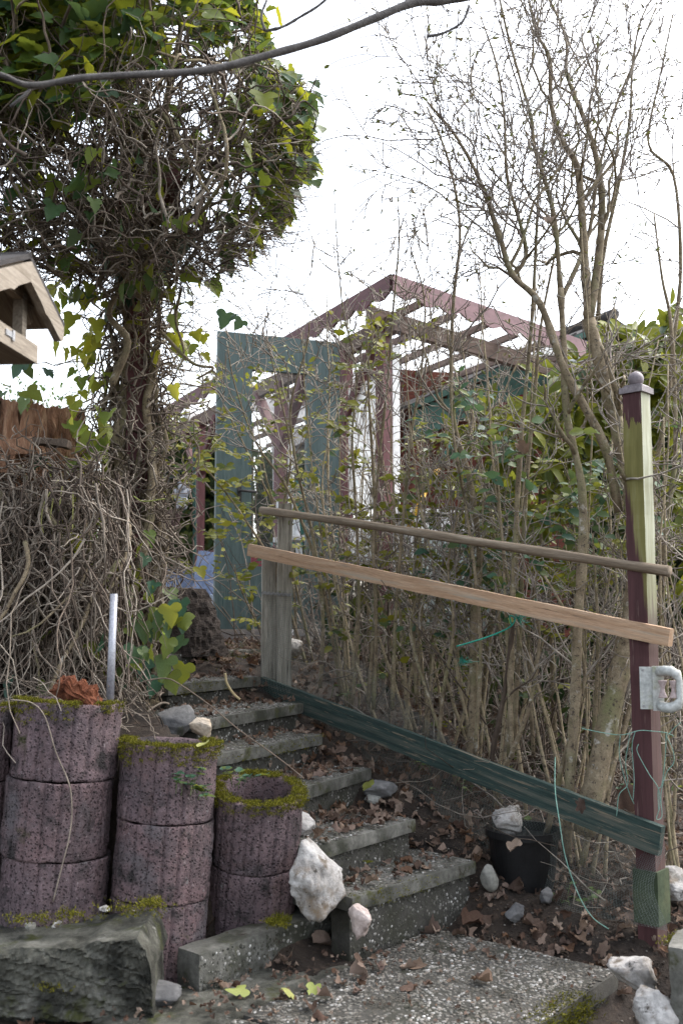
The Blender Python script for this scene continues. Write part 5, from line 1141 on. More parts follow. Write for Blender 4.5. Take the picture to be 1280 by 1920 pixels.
# ------------------------------------------------------------------ bird feeder at the left edge
AX = P(50, 489, 2.4); hx = nrm([.1, 1, 0]); hy = nrm([-1, .1, 0])      # the gable runs away from the viewer and faces right
Mb_ = mat4(np.stack([hx, -hy, [0, 0, 1]], 1) @ np.diag([1, -1, 1.]), AX); Mb_[:3, 1] = hy
def FB_(x, y, z): return AX + hx * x + hy * y + np.array([0, 0, z])
bf = thing('bird_feeder', 'wooden gabled bird feeder house with dark felt roof at the left edge', 'bird feeder', tuple(FB_(0, .2, -.2)))
def lbox(name, c, d, mat, rot=None):
    M = Mb_.copy()
    if rot is not None: M = np.array(Matrix(M) @ Matrix.Translation(c) @ Matrix.Rotation(rot, 4, 'Y')); c = (0, 0, 0)
    m_ = MB(); m_.box(c, d); return part(name, m_, MT[mat], bf, M)
W_, DZ = .225, .105; sl = math.atan2(DZ, W_); LS = math.hypot(W_, DZ)
for sg in (1, -1):
    lbox('roof_panel', (sg * W_ / 2, .2, -DZ / 2 + .012), (LS + .02, .42, .012), 'felt', sg * sl)
    lbox('roof_board', (sg * W_ / 2, .205, -DZ / 2 + .001), (LS, .39, .01), 'feeder_wood', sg * sl)
    m_ = MB(); xs_ = np.linspace(0, W_ - .004, 40); up_ = -xs_ * DZ / W_ - .002; t_ = xs_ / W_
    lowz = up_ - .052 - .006 * np.exp(-((t_ - .42) / .07) ** 2) + .02 * sstep(.9, 1, t_)
    for k in range(39):
        V = np.array([[sg * x, y, z] for y in (-.014, .006) for x, z in ((xs_[k], lowz[k]), (xs_[k + 1], lowz[k + 1]), (xs_[k + 1], up_[k + 1]), (xs_[k], up_[k]))])
        m_.add(V, [[0, 1, 2, 3], [7, 6, 5, 4], [0, 4, 5, 1], [2, 6, 7, 3]])
    part('barge_board', m_, MT['feeder_light'], bf, Mb_)
for k in range(5): lbox('back_board', (0, .36, -.062 - .032 * k), (.34, .012, .0305), 'feeder_wood')
lbox('corner_post', (.085, .05, -.125), (.026, .026, .14), 'feeder_light'); lbox('corner_post', (-.13, .05, -.125), (.026, .026, .14), 'feeder_light')
lbox('brace', (.1, .05, -.075), (.11, .024, .024), 'feeder_wood', sl + .5)
lbox('cross_beam', (0, .05, -.062), (.3, .024, .022), 'feeder_wood')
lbox('floor_tray', (-.04, .19, -.225), (.3, .34, .014), 'feeder_wood')
lbox('tray_rim', (-.04, .022, -.207), (.32, .016, .048), 'feeder_light'); lbox('tray_rim', (.112, .2, -.207), (.016, .34, .048), 'feeder_light'); lbox('tray_rim', (-.04, .37, -.207), (.32, .016, .048), 'feeder_light')
lbox('metal_bracket', (-.05, .0125, -.2), (.05, .003, .014), 'metal'); lbox('metal_bracket', (-.035, .011, -.2), (.012, .003, .026), 'metal')
lbox('pole', (-.04, .26, -1.0), (.06, .06, 1.53), 'feeder_wood')

# ------------------------------------------------------------------ pergola, door, shed
Z0 = .93
C0 = np.array([.336, 6.6]); dl = nrm([-.465, .885]); dr = nrm([.77, .64]); RZ = P(735, 514, 6.6)[2]
def PG(a, b, z): q = C0 + dl * a + dr * b; return np.array([q[0], q[1], z])
pg = thing('pergola', 'maroon pergola with scalloped fascia boards and clear corrugated roof', 'pergola', tuple(PG(0, 0, Z0)))
def bar(name, a, b, w, h, mat, root, up=(0, 0, 1)):
    L = np.linalg.norm(b - a); m_ = rough_box((L, w, h), .3, .0, .004, 1); m_.V = [v + np.array([L / 2, 0, 0]) for v in m_.V]
    return part(name, m_, MT[mat], root, frame(a, b - a, up))
def scallop(a, b, mat, lab, n):
    L = np.linalg.norm(b - a); M = frame(a, b - a); m_ = MB(); xs_ = np.linspace(0, L, n * 6 + 1); low = -.115 - .038 * np.abs(np.sin(xs_ / L * n * PI))
    for k in range(len(xs_) - 1): 
        V = np.array([[x, y, z] for y in (-.008, .008) for x, z in ((xs_[k], low[k]), (xs_[k + 1], low[k + 1]), (xs_[k + 1], 0), (xs_[k], 0))]); m_.add(V, [[0, 1, 2, 3], [7, 6, 5, 4], [0, 4, 5, 1], [2, 6, 7, 3]])
    o = part('fascia_board', m_, MT[mat], pg, M); o['label'] = lab; return o
LL, LR = 5.6, 2.45
scallop(PG(0, 0, RZ), PG(LL, 0, RZ + .0), 'red_paint', 'long maroon scalloped fascia board running away to the left', 22)
scallop(PG(-.01, .01, RZ), PG(-.01, LR, RZ - .1), 'red_paint_lit', 'sunlit pinkish scalloped fascia board on the right', 11)
# corrugated clear roof sheets
na_, nb_ = 120, 3; V = []
for i_ in range(na_ + 1):
    for j_ in range(nb_ + 1):
        a_, b_ = LL * i_ / na_, LR * j_ / nb_; p = PG(a_, b_, RZ - .03 - .1 * b_ / LR + .012 * math.sin(a_ * 2 * PI / .19)); V.append(p)
i = np.arange(na_)[:, None] * (nb_ + 1); j = np.arange(nb_)[None]; m_ = MB(); m_.add(np.array(V), np.stack([i + j, i + j + 1, i + nb_ + 2 + j, i + nb_ + 1 + j], -1).reshape(-1, 4)); part('roof_sheet', m_, MT['clear_sheet'], pg, smooth=True)
for b_ in (.34, .68, 1.02, 1.36, 1.7, 2.04, 2.36): bar('rafter', PG(.06, b_, RZ - .1 - .1 * b_ / LR), PG(LL, b_, RZ - .1 - .1 * b_ / LR), .034, .055, 'brown_beam', pg)
bar('beam', PG(.28, -.02, RZ - .22), PG(.28, LR, RZ - .3), .07, .13, 'brown_beam', pg)
bar('beam', PG(1.75, .05, RZ - .24), PG(1.75, LR, RZ - .3), .06, .14, 'white_paint', pg)
bar('beam', PG(3.2, .05, RZ - .24), PG(3.2, LR, RZ - .3), .06, .14, 'white_paint', pg)
bar('beam', PG(.1, .14, RZ - .28), PG(LL - .4, .14, RZ - .28), .07, .13, 'brown_beam', pg)
bar('beam', PG(4.35, .03, RZ - .2), PG(4.6, .6, RZ - .2), .05, .11, 'white_paint', pg)
for a_, b_, white in ((.28, .12, 1), (.86, .12, 0), (2.05, .12, 1), (4.1, .12, 0)):
    p = PG(a_, b_, Z0); m_ = rough_box((RZ - .3 - Z0, .085, .085), .4, 0, .004, 2); m_.V = [v + np.array([(RZ - .3 - Z0) / 2, 0, 0]) for v in m_.V]
    o = part('post', m_, MT['red_paint'], pg, frame(p, (0, 0, 1), (dr[0], dr[1], 0)))
    if white:
        q = p + np.array([dr[0], dr[1], 0]) * .09; bar('white_batten', q, q + [0, 0, RZ - .4 - Z0], .07, .07, 'white_paint', pg, (dr[0], dr[1], 0))
for a_ in (.86, 2.05, 4.1):
    for sg in (-1, 1):
        bar('brace', PG(a_ + sg * .04, .12, RZ - .85), PG(a_ + sg * .5, .12, RZ - .33), .06, .09, 'red_paint', pg, (dr[0], dr[1], 0))
pan = MB(); a, b = PG(.36, .12, 0), PG(.8, .12, 0)
for z0, z1 in ((Z0 + .95, RZ - .62), (Z0 + .45, Z0 + .92)):
    V = np.array([[*a[:2], z0], [*b[:2], z0], [*b[:2], z1], [*a[:2], z1]]); nn_ = np.array([dr[0], dr[1], 0]) * .006; pan.add(np.vstack([V - nn_, V + nn_]), [[0, 1, 2, 3], [7, 6, 5, 4], [0, 4, 5, 1], [1, 5, 6, 2], [2, 6, 7, 3], [3, 7, 4, 0]])
part('windbreak_panel', pan, MT['frosted'], pg)
# bird stickers on the panel
def bird(u, v, y, s, label):
    o = thing('bird_sticker', label, 'sticker', tuple(P(u, v, y))); m_ = MB(); c = P(u, v, y)
    out = [(0, .35), (.15, .2), (.5, .35), (.9, .1), (.5, .05), (.2, -.05), (.12, -.3), (.25, -.6), (0, -.45), (-.25, -.6), (-.12, -.3), (-.2, -.05), (-.5, .05), (-.9, .1), (-.5, .35), (-.15, .2)]
    V = np.array([[0, 0, 0]] + [[x, 0, z] for x, z in out]) * s; n = len(out)
    V2 = np.vstack([V, V + [0, .002, 0]]); T = [[0, 1 + (i + 1) % n, 1 + i] for i in range(n)]; Tb = [[n + 1, n + 2 + i, n + 2 + (i + 1) % n] for i in range(n)]
    m_.add(V2, np.array(T + Tb)); a0 = math.atan2(dl[1], dl[0]); part('silhouette', m_, MT['black'], o, mat4(rotz(a0 - PI), c))
bird(718, 742, 6.82, .036, 'black bird silhouette sticker nearer the corner post'); bird(683, 738, 7.02, .034, 'black bird silhouette sticker nearer the green door')
# rain chain
rc = thing('rain_chain', 'dark iron rain chain hanging beside the pergola corner post', 'chain', tuple(P(752, 610, 6.45)))
lk = MB(); aa = np.linspace(0, 2 * PI, 11); lk.tube(np.c_[.010 * np.cos(aa), 0 * aa, .021 * np.sin(aa)], .0026, 5, False); lme = lk.mesh('link', MT['iron'], True)
ct, cb_ = P(747, 600, 6.45), P(770, 1060, 6.45); nl = int((ct[2] - cb_[2]) / .0365)
for k in range(nl): obj('link', lme, rc, mat4(rotz(PI / 2 * (k % 2) + .3), ct + (cb_ - ct) * k / nl * .97))
# garden door
A, B = P(400, 1180, 6.6), P(635, 1187, 6.9); A[2] = B[2] = P(400, 1180, 6.6)[2]; top = P(400, 621, 6.6)[2]; wD = np.linalg.norm(B - A); hD = top - A[2]
dv = thing('garden_door', 'tall teal green wooden door with a long glazed opening', 'door', tuple(A)); Md = frame(A, B - A)
sw = .245
for x0, x1 in ((0, sw), (wD - sw, wD)):
    m_ = rough_box((x1 - x0, .045, hD), .2, 0, .005, 3); m_.V = [v + np.array([(x0 + x1) / 2, 0, hD / 2]) for v in m_.V]; part('stile', m_, MT['door_green'], dv, Md)
for z0, z1 in ((hD - .25, hD), (0, .42)):
    m_ = rough_box((wD - 2 * sw + .002, .043, z1 - z0), .2, 0, .004, 3); m_.V = [v + np.array([wD / 2, 0, (z0 + z1) / 2]) for v in m_.V]; part('rail', m_, MT['door_green'] if z0 == 0 else MT['door_green'], dv, Md)
m_ = MB(); m_.box((wD / 2, .01, (hD - .25 + .42) / 2), (wD - 2 * sw - .002, .004, hD - .67)); part('pane', m_, MT['glass'], dv, Md)
m_ = MB(); m_.tube([[.16, -.02, .92], [.16, -.06, .92], [.165, -.065, .92], [.27, -.065, .915]], .009, 8); m_.box((.16, -.026, .92), (.03, .006, .16)); part('handle', m_, MT['iron'], dv, Md)
# shed
sh = thing('garden_shed', 'green boarded garden shed with crimson trim and dark tiled roof behind the bushes', 'shed', tuple(P(1000, 1150, 8.3)))
Ys = 8.1
E1, AP = P(772, 770, Ys), P(1150, 612, Ys + .5); E2 = AP + (AP - E1) * np.array([1, 1, -1])
uD = nrm(AP - E1); L = np.linalg.norm(AP - E1); npk = int(L / .085)
for k in range(npk):
    x0 = k * .085; p = E1 + uD * x0; q = MB(); q.box((.041, 0, -.11), (.079, .02, .24)); part('board', q, MT['shed_green'], sh, frame(p, np.array([uD[0], uD[1], 0]), (0, 0, 1)))
bar('upper_trim', E1 + [0, -.015, .03], AP + [0, -.015, .03], .05, .05, 'shed_green', sh)
bar('lower_trim', E1 + [0, -.016, -.23], AP + [0, -.016, -.23], .045, .05, 'shed_green', sh)
bar('crimson_trim', E1 + uD * .8 + [0, .02, -.285], AP + [0, .02, -.285], .05, .07, 'crimson', sh)
# roof slopes with tile courses
back = np.array([-.45, .89, 0]) * 2.6
sd_ = E2 - AP
for s0, s1, nm in ((E1, AP, 0), (AP, E2, 1)):
    d = s1 - s0; n = 9
    for k in range(n):
        a = s0 + d * k / n; b = s0 + d * (k + 1) / n + (d / n) * .25; h = .035
        V = np.array([a, b, b + back, a + back]); up = np.array([0, 0, h if nm == 0 else 0]); up2 = np.array([0, 0, 0 if nm == 0 else h]); lift = np.array([0, 0, .06])
        V1 = V + lift + np.array([up2, up, up, up2]) * .8; V2 = V1 - [0, 0, .02]; m_ = MB(); m_.add(np.vstack([V1, V2]), [[0, 1, 2, 3], [7, 6, 5, 4], [0, 4, 5, 1], [1, 5, 6, 2], [2, 6, 7, 3], [3, 7, 4, 0]]); part('tile_course', m_, MT['tile'], sh)
m_ = MB(); m_.tube([AP + [0, -.05, .1], AP + back + [0, 0, .1]], .05, 10); part('ridge_tile', m_, MT['tile'], sh)
# back wall planks in the porch
wb = np.array([-.28, .56, 0]); w0, w1 = E1 + wb, E1 + wb + np.array([uD[0], uD[1], 0]) / np.linalg.norm(uD[:2]) * L * 1.9
for k in range(18):
    z = Z0 + .06 + k * .115
    if z > 3.0: break
    x1 = w1
    a = np.array([w0[0], w0[1], z]); b = np.array([w1[0], w1[1], z]); bar('plank', a, b, .03, .11, 'shed_red', sh)
for zz, ff in ((2.95, .35), (3.1, .6)):
    a = np.array([*w0[:2], zz]) + (w1 - w0) * [ff * .5, ff * .5, 0]; b = np.array([*w1[:2], zz]) - (w1 - w0) * [ff * .4, ff * .4, 0]; bar('plank', a, b, .03, .14, 'shed_red', sh)
m_ = MB(); dw = w1 - w0; dw[2] = 0; m_.box((np.linalg.norm(dw) / 2, .06, 1.15), (np.linalg.norm(dw), .04, 2.5), frame(np.array([w0[0], w0[1], Z0]), dw)); part('wall', m_, MT['shed_red'], sh)
bar('corner_post', np.array([*E1[:2], Z0]) + [.05, .05, 0], np.array([*E1[:2], E1[2] - .24]) + [.05, .05, 0], .09, .09, 'shed_red', sh, (0, 1, 0))
# white cabinet, tools, pots on the terrace
wc = thing('garden_cabinet', 'white topped potting cabinet with grey green doors behind the bushes', 'cabinet', tuple(P(870, 1120, 7.0)))
a, b = P(772, 950, 6.9), P(965, 985, 7.35); a[2] = b[2] = (a[2] + b[2]) / 2 + .02; Lc = np.linalg.norm(b - a); Mc = frame(a, b - a)
for nm, c_, d_, mt_ in (('top', (Lc / 2, .25, 0), (Lc + .06, .56, .03), 'white_paint'), ('drawer_front', (Lc / 2, .0, -.085), (Lc, .02, .1), 'white_paint'), ('door', (Lc * .3, .0, -.5), (Lc * .45, .02, .7), 'teal_stuff'), ('door', (Lc * .77, .0, -.5), (Lc * .44, .02, .7), 'teal_stuff'), ('side_panel', (.012, .27, -.45), (.024, .5, .86), 'white_paint'), ('side_panel', (Lc - .012, .27, -.45), (.024, .5, .86), 'white_paint'), ('back_panel', (Lc / 2, .51, -.45), (Lc - .05, .02, .86), 'teal_stuff')):
    m_ = MB(); m_.box(c_, d_); part(nm, m_, MT[mt_], wc, Mc)
for sx in (.22, .5, .73):
    m_ = MB(); aa = np.linspace(0, 2 * PI, 17); V = np.c_[sx * Lc + .035 * np.cos(aa[:-1]), np.full(16, -.0125), -.55 + .12 * np.sin(aa[:-1])]; V = np.vstack([V, V + [0, .004, 0]]); m_.add(V, np.array([[0, i, i + 1] for i in range(1, 15)]), np.array([[i, (i + 1) % 16, 16 + (i + 1) % 16, 16 + i] for i in range(16)])); part('door_cutout', m_, MT['shed_green'], wc, Mc)
tl = thing('tool_handle', 'garden tool with green grip and yellow shaft leaning beside the cabinet', 'tool', tuple(P(800, 920, 6.6)))
m_ = MB(); m_.tube([P(797, 922, 6.55), P(826, 868, 6.6)], .017, 10); part('yellow_shaft', m_, MT['yellow'], tl)
m_ = MB(); m_.tube([P(823, 873, 6.6), P(832, 860, 6.6), P(856, 818, 6.65)], [.02, .024, .021], 10); part('green_grip', m_, MT['tool_green'], tl)
m_ = MB(); m_.tube([P(797, 922, 6.55), P(760, 1000, 6.5)], .015, 8); part('lower_shaft', m_, MT['yellow'], tl)
# things behind the door, far left
hb = thing('hanging_pot', 'brown plastic hanging flower pot on strings left of the maroon post', 'pot', tuple(P(318, 975, 9.6)))
c = P(318, 990, 9.6); m_ = MB(); m_.lathe([(.001, 0), (.075, 0), (.115, .13), (.12, .13), (.12, .16), (.11, .16), (.108, .13), (.001, .12)], c, 20); part('pot', m_, MT['pot_brown'], hb)
m_ = MB(); hk = P(316, 900, 9.6)
for a in (0, 2.1, 4.2): m_.tube([c + [.115 * math.cos(a), .115 * math.sin(a), .16], hk], .003, 4)
part('hanger', m_, MT['iron'], hb)
br = thing('iron_bracket', 'curly cast iron wall bracket holding the hanging pot', 'bracket', tuple(P(345, 890, 9.65)))
m_ = MB(); a, b = P(308, 898, 9.6), P(352, 893, 9.7); m_.tube([a, b], .012, 6)
for k in range(4): 
    th_ = np.linspace(0, 5, 14); cc = a + (b - a) * (k + .5) / 4 + [0, 0, .035]; m_.tube(np.array([cc + np.array([math.cos(t) * (.035 - .005 * t), 0, math.sin(t) * (.035 - .005 * t)]) for t in th_]), .006, 5)
part('scrollwork', m_, MT['iron'], br)
fg = thing('stone_figure', 'small pale grey stone gargoyle figure hung on the maroon post', 'figure', tuple(P(342, 935, 9.7)))
fm2 = bmesh.new(); pts_ = [((0, 0, 0), .055), ((.01, 0, .075), .05), ((0, -.02, .14), .042)]; m_ = MB()
for (x, y, z), r in pts_ + [((-.045, -.03, .03), .028), ((.035, -.04, .0), .03), ((-.03, -.045, -.05), .03), ((.03, -.04, -.055), .028), ((-.03, -.02, .185), .016), ((.03, -.02, .185), .016), ((0, -.06, .13), .018), ((-.06, 0, .09), .03), ((.055, .01, .1), .03)]:
    bm = bmesh.new(); bmesh.ops.create_icosphere(bm, subdivisions=2, radius=r); t_ = MB(); bm_to(t_, bm); m_.add(np.vstack(t_.V) * [1, 1, 1.15] + np.array([x, y, z]) + P(342, 940, 9.66), *t_.Fc)
part('body', m_, MT['stone_figure'], fg, smooth=True); fm2.free()
gp = thing('green_post', 'slim pale green edge board standing beside the far maroon post', 'post', tuple(P(366, 1120, 9.9))); bar('board', P(366, 1125, 9.9), P(364, 830, 9.9), .03, .045, 'shed_green', gp, (0, 1, 0))
bc_ = thing('blue_cushion', 'blue cushion leaning beside the green door edge', 'cushion', tuple(P(390, 1110, 9.2))); m_ = rough_box((.3, .08, .5), .06, .01, .03, 4); part('cover', m_, MT['blue_cloth'], bc_, np.array(Matrix.Translation(P(394, 1085, 9.3)) @ Matrix.Rotation(.12, 4, 'Y') @ Matrix.Rotation(-.2, 4, 'X')), True)
b2 = thing('blue_box', 'blue storage box at the foot of the far maroon post', 'box', tuple(P(340, 1120, 10.2))); m_ = rough_box((.28, .3, .3), .06, .0, .01, 4); part('box', m_, MT['blue_cloth'], b2, mat4(rotz(.3), P(340, 1090, 10.3)))
m_ = rough_box((.32, .34, .03), .06, 0, .008, 4); part('lid', m_, MT['feeder_light'], b2, mat4(rotz(.3), P(340, 1066, 10.3)))
pb2 = thing('pale_box', 'pale blue low plastic box beside the bottom of the green door', 'box', tuple(P(390, 1150, 8.3))); m_ = rough_box((.28, .3, .22), .06, 0, .012, 4); part('box', m_, MT['pale_blue'], pb2, mat4(rotz(.2), P(388, 1140, 8.4)))
rd = thing('red_bench', 'maroon bench back standing behind the blue cushion', 'bench', tuple(P(390, 1050, 10))); bar('back_rest', P(366, 1052, 9.9), P(440, 1028, 9.6), .04, .1, 'red_paint', rd); bar('leg', P(372, 1130, 9.85), P(370, 1050, 9.85), .05, .05, 'red_paint', rd, (0, 1, 0))
rr_ = thing('red_crate', 'red and white crate seen through the door opening', 'crate', tuple(P(490, 1060, 8.2))); m_ = rough_box((.2, .2, .24), .06, 0, .01, 4); part('crate', m_, MT['crimson'], rr_, mat4(rotz(.2), P(490, 1060, 8.3)))
wch = thing('white_chair', 'white garden chair leg seen through the door opening', 'chair', tuple(P(555, 1060, 7.8))); bar('leg', P(570, 1130, 7.8), P(552, 950, 7.8), .05, .06, 'white_paint', wch, (0, 1, 0)); bar('seat', P(530, 1010, 7.8), P(600, 1010, 8.0), .3, .04, 'white_paint', wch)
gc = thing('green_chair', 'dark green folding chair seen through the door opening', 'chair', tuple(P(555, 1000, 8.6))); m_ = MB(); m_.box((0, 0, 0), (.34, .04, .55), mat4(rotz(.3), P(552, 960, 8.7))); part('back_rest', m_, MT['tool_green'], gc); m_ = MB(); m_.box((0, 0, 0), (.34, .3, .04), mat4(rotz(.3), P(550, 1020, 8.55))); part('seat', m_, MT['tool_green'], gc)
wf = thing('house_window', 'white framed house opening at the back of the terrace behind the door', 'window', tuple(P(550, 900, 10.5))); bar('frame', P(512, 830, 10.4), P(600, 820, 10.2), .08, .28, 'white_paint', wf)
bar('frame', P(522, 1000, 10.4), P(520, 830, 10.4), .1, .12, 'white_paint', wf, (0, 1, 0))
# bark stump on the landing
bs = thing('bark_log', 'thick dark rough barked log standing on the top landing left of the steps', 'log', tuple(P(345, 1205, 5.5)))
cb2 = P(352, 1208, 5.45); na, nh = 72, 22; V = []
for ih in range(nh):
    for ia in range(na):
        a = 2 * PI * ia / na; t = ih / (nh - 1); z = -.06 + .36 * t; r = .155 * (1 + .10 * math.sin(a * 3 + 1)) * (1 - .35 * max(0, t - .7) ** 1 * 1.3) + .016 * value_noise(np.array(a * 7.), np.array(z * 26.), 2) + .02 * value_noise(np.array(a * 16.), np.array(z * 40.), 6); V.append([cb2[0] + r * math.cos(a) * 1.15 - .1 * t, cb2[1] + r * math.sin(a), cb2[2] + z])
V = np.array(V); i = np.arange(nh - 1)[:, None] * na; j = np.arange(na)[None]; k2 = (j + 1) % na; m_ = MB(); m_.add(np.vstack([V, V[-na:].mean(0)[None] + [0, 0, .01]]), np.stack([i + j, i + k2, i + na + k2, i + na + j], -1).reshape(-1, 4), np.array([[(nh - 1) * na + x, (nh - 1) * na + (x + 1) % na, nh * na] for x in range(na)])); part('bark', m_, MT['stump_bark'], bs)

# background hedges
def hedge(label, u0, u1, vt, vb, y, n, size, mat='hedge', dy=.5):
    c = P((u0 + u1) / 2, vb, y); t = thing('ivy_hedge', label, 'hedge', tuple(c)); mats = []
    for _ in range(n):
        u = rng.uniform(u0, u1); v = vb + (vt - vb) * rng.uniform() ** .9 + rng.normal() * 6; mats.append(leafM(P(u, v, y + rng.uniform(0, dy)), nrm([rng.normal() * .5, -.5, -.9]), nrm([rng.normal() * .4, -.8, .5]), size * rng.uniform(.6, 1.2)))
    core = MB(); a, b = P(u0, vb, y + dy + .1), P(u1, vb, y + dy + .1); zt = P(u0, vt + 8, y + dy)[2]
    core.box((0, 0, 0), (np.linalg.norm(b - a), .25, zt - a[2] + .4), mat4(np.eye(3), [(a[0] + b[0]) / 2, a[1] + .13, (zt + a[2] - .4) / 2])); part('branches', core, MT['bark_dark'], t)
    put_leaves(t, IVY, 'hedge', MT[mat], mats, 120, 'foliage', 9)
hedge('dark ivy covered hedge behind the hanging pot at the far left', 285, 470, 785, 1150, 11.0, 2600, .1)
hedge('dark ivy hedge seen through the door opening', 480, 640, 845, 1150, 11.5, 1200, .1)
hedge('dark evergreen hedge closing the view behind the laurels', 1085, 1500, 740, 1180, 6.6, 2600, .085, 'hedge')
for k, (u, v, y) in enumerate(((30, 735, 9.0), (80, 740, 9.5))):
    t = thing('far_shrub', ('grey green shrub against the sky above the stump, left one', 'faint bushy shrub against the sky right of the stump top')[k], 'shrub', tuple(P(u, 1100, y))); pl = Plant(t, 'bark', 'twig_grey'); mats = []
    for _ in range(26):
        q = wander(P(u + rng.normal() * 35, 900, y), [rng.normal() * .2, 0, 1], rng.uniform(.7, 1.05), 7, .12); pl.twig(q, .005, .002)
        for p in q[2:]: mats += [hang(p + rng.normal(size=3) * .05, rng.uniform(.025, .05)) for _ in range(3)]
    m_ = MB(); m_.tube([P(u, 1150, y), P(u, 890, y)], .03, 7); part('trunk', m_, MT['bark'], t); pl.done(); put_leaves(t, SMALL, 'small', MT['weed'], mats, 0)

# ------------------------------------------------------------------ fallen leaves, weeds, litter
REG = ['dry brown leaf on the lowest step', 'dry brown leaf on the second step up', 'dry brown leaf on the third step up', 'dry brown leaf on the fourth step up', 'dry brown leaf on the fifth step up', 'dry brown leaf on the sixth step up', 'dry brown leaf on the top landing']
CNT = [34, 90, 70, 34, 34, 30, 50]; BIG = [16, 26, 22, 14, 12, 12, 16]
litter = MB()
def dead_mat(p, s, flat=.35): return leafM(p, nrm([rng.normal(), rng.normal(), rng.normal() * flat]), nrm([rng.normal() * flat, rng.normal() * flat, rng.choice([1, 1, 1, -1])]), s)
SEEN = {}
def where(x, y):
    return ('at the left end', 'left of the middle', 'in the middle', 'right of the middle', 'at the right end')[int(min(4, max(0, x * 5)))] + (' near the front edge' if y < .33 else ' half way back' if y < .6 else ' near the back')
def drop_leaf(M, label, group, mat='dead'):
    sz = np.linalg.norm(np.asarray(M)[:3, 1]); flat = abs(np.asarray(M)[2, 2] / max(sz, 1e-9)); w0 = ('small' if sz < .035 else 'medium' if sz < .05 else 'large') + (' flat' if flat > .93 else ' tilted' if flat > .8 else ' upturned')
    if label.startswith('dry brown'): label = w0 + ' ' + label.replace('dry brown ', '')
    w = rng.integers(0, len(DEAD)); o = obj('fallen_leaf', leaf_mesh(DEAD[w], 'dead' + str(w), MT[mat]), None, M); return tag(o, label, 'leaf', group)
for k in range(7):
    M, w, dep = SURF[k]; 
    for n in range(CNT[k]):
        x = w * np.clip(rng.beta(2.2, 1.3) if k in (1, 2) else rng.uniform(.05, .98), 0, 1); y = dep * rng.uniform(.06, .85 if k < 6 else 1.4); s = rng.uniform(.022, .056)
        p = M[:3, 3] + M[:3, 0] * x + M[:3, 1] * y + np.array([0, 0, .006 + rng.uniform(0, .018)])
        Lm = dead_mat(p, s)
        if n < BIG[k]: drop_leaf(Lm, REG[k] + ' ' + where(x / w, y / dep), 'dead leaves on the steps')
        else: litter.copies(*DEAD[rng.integers(0, 7)], [Lm])
M, w, dep = SURF[7]
for n in range(26):
    x, y = w * rng.beta(1.5, 1.2), dep * (1 - rng.beta(1, 3.2)); p = M[:3, 3] + M[:3, 0] * x + M[:3, 1] * y + np.array([0, 0, .012]); drop_leaf(dead_mat(p, rng.uniform(.025, .065)), 'dry brown leaf on the paving slab ' + where(x / w, y / dep), 'dead leaves on the paving')
BL = {(385, 1750): 'big lobed tan leaf leaning between the second planter column and the kerb block', (620, 1778): 'big rusty leaf in front of the right end of the kerb block', (535, 1808): 'curled brown leaf in front of the middle of the kerb block', (900, 1735): 'big folded brown leaf on the back right of the paving slab', (790, 1760): 'rust red leaf at the foot of the lowest step, middle of the riser', (700, 1765): 'brown leaf at the foot of the lowest step, left end', (150, 1890): 'big pale crumpled leaf below the footing, right of the bottom left corner', (70, 1895): 'big brown leaf closest to the bottom left corner', (190, 1880): 'rusty leaf beside the flat stone slab', (830, 1745): 'brown leaf heaped against the right end of the lowest riser', (1010, 1745): 'brown leaf at the back right corner of the paving slab'}
for u, v, s in ((385, 1750, .1), (620, 1778, .085), (535, 1808, .07), (900, 1735, .1), (790, 1760, .09), (700, 1765, .08), (150, 1890, .1), (70, 1895, .09), (190, 1880, .06), (830, 1745, .08), (1010, 1745, .07)):
    p = GH(u, v); p[2] += .015; drop_leaf(dead_mat(p, s, .5), BL[(u, v)], 'large dead leaves near the bottom edge')
for n in range(70):
    t = rng.uniform(3.2, 3.9); s = rng.uniform(1.3, 2.5); p = ST(s, t); p[2] = G(p[0], p[1]) + .012; drop_leaf(dead_mat(p, rng.uniform(.03, .07), .5), 'dry brown leaf under the netting, ' + ('beside the black pot' if p[0] < .6 else 'by the oval stone' if p[0] < .75 else 'near the post base' if p[0] > 1 else 'below the green kick board'), 'dead leaves under the netting')
for n in range(3400):
    s, t = rng.uniform(1.0, 4.4), rng.uniform(3.2, 6.0); p = ST(s, t)
    if p[0] > 2.3 or p[1] > 7: continue
    if s > 1.95 and t < 3.4 + .25 * max(0, s - 3): 
        continue
    p[2] = G(p[0], p[1]) + rng.uniform(.0, .03); litter.copies(*DEAD[rng.integers(0, 7)], [dead_mat(p, rng.uniform(.022, .058), .6)])
for n in range(260):
    u, v = rng.uniform(-20, 1270), rng.uniform(1830, 1940); p = PZ(u, v, 0); 
    s_, t_ = S_(p), T_(p)
    if 1.36 < s_ < 2.1 and t_ < 3.2: continue
    p[2] = G(p[0], p[1]) + .01; litter.copies(*DEAD[rng.integers(0, 7)], [dead_mat(p, rng.uniform(.02, .06), .6)])
for n in range(900):          # crumbs in the corner of each step and along the strip
    k = rng.integers(0, 7); M, w, dep = SURF[k]; p = M[:3, 3] + M[:3, 0] * w * rng.uniform(.02, 1) + M[:3, 1] * rng.uniform(.1, .42) + [0, 0, .006]; litter.copies(*DEAD[rng.integers(0, 7)], [dead_mat(p, rng.uniform(.01, .025), .5)])
for n in range(160):
    p = ST(rng.uniform(2.02, 2.4), rng.uniform(1.9, 2.9), .008); litter.copies(*DEAD[rng.integers(0, 7)], [dead_mat(p, rng.uniform(.01, .03), .5)])
for n in range(200):
    p = ST(rng.uniform(1.4, 2.05), rng.uniform(2.1, 3.2), .008); litter.copies(*DEAD[rng.integers(0, 7)], [dead_mat(p, rng.uniform(.006, .018), .5)])
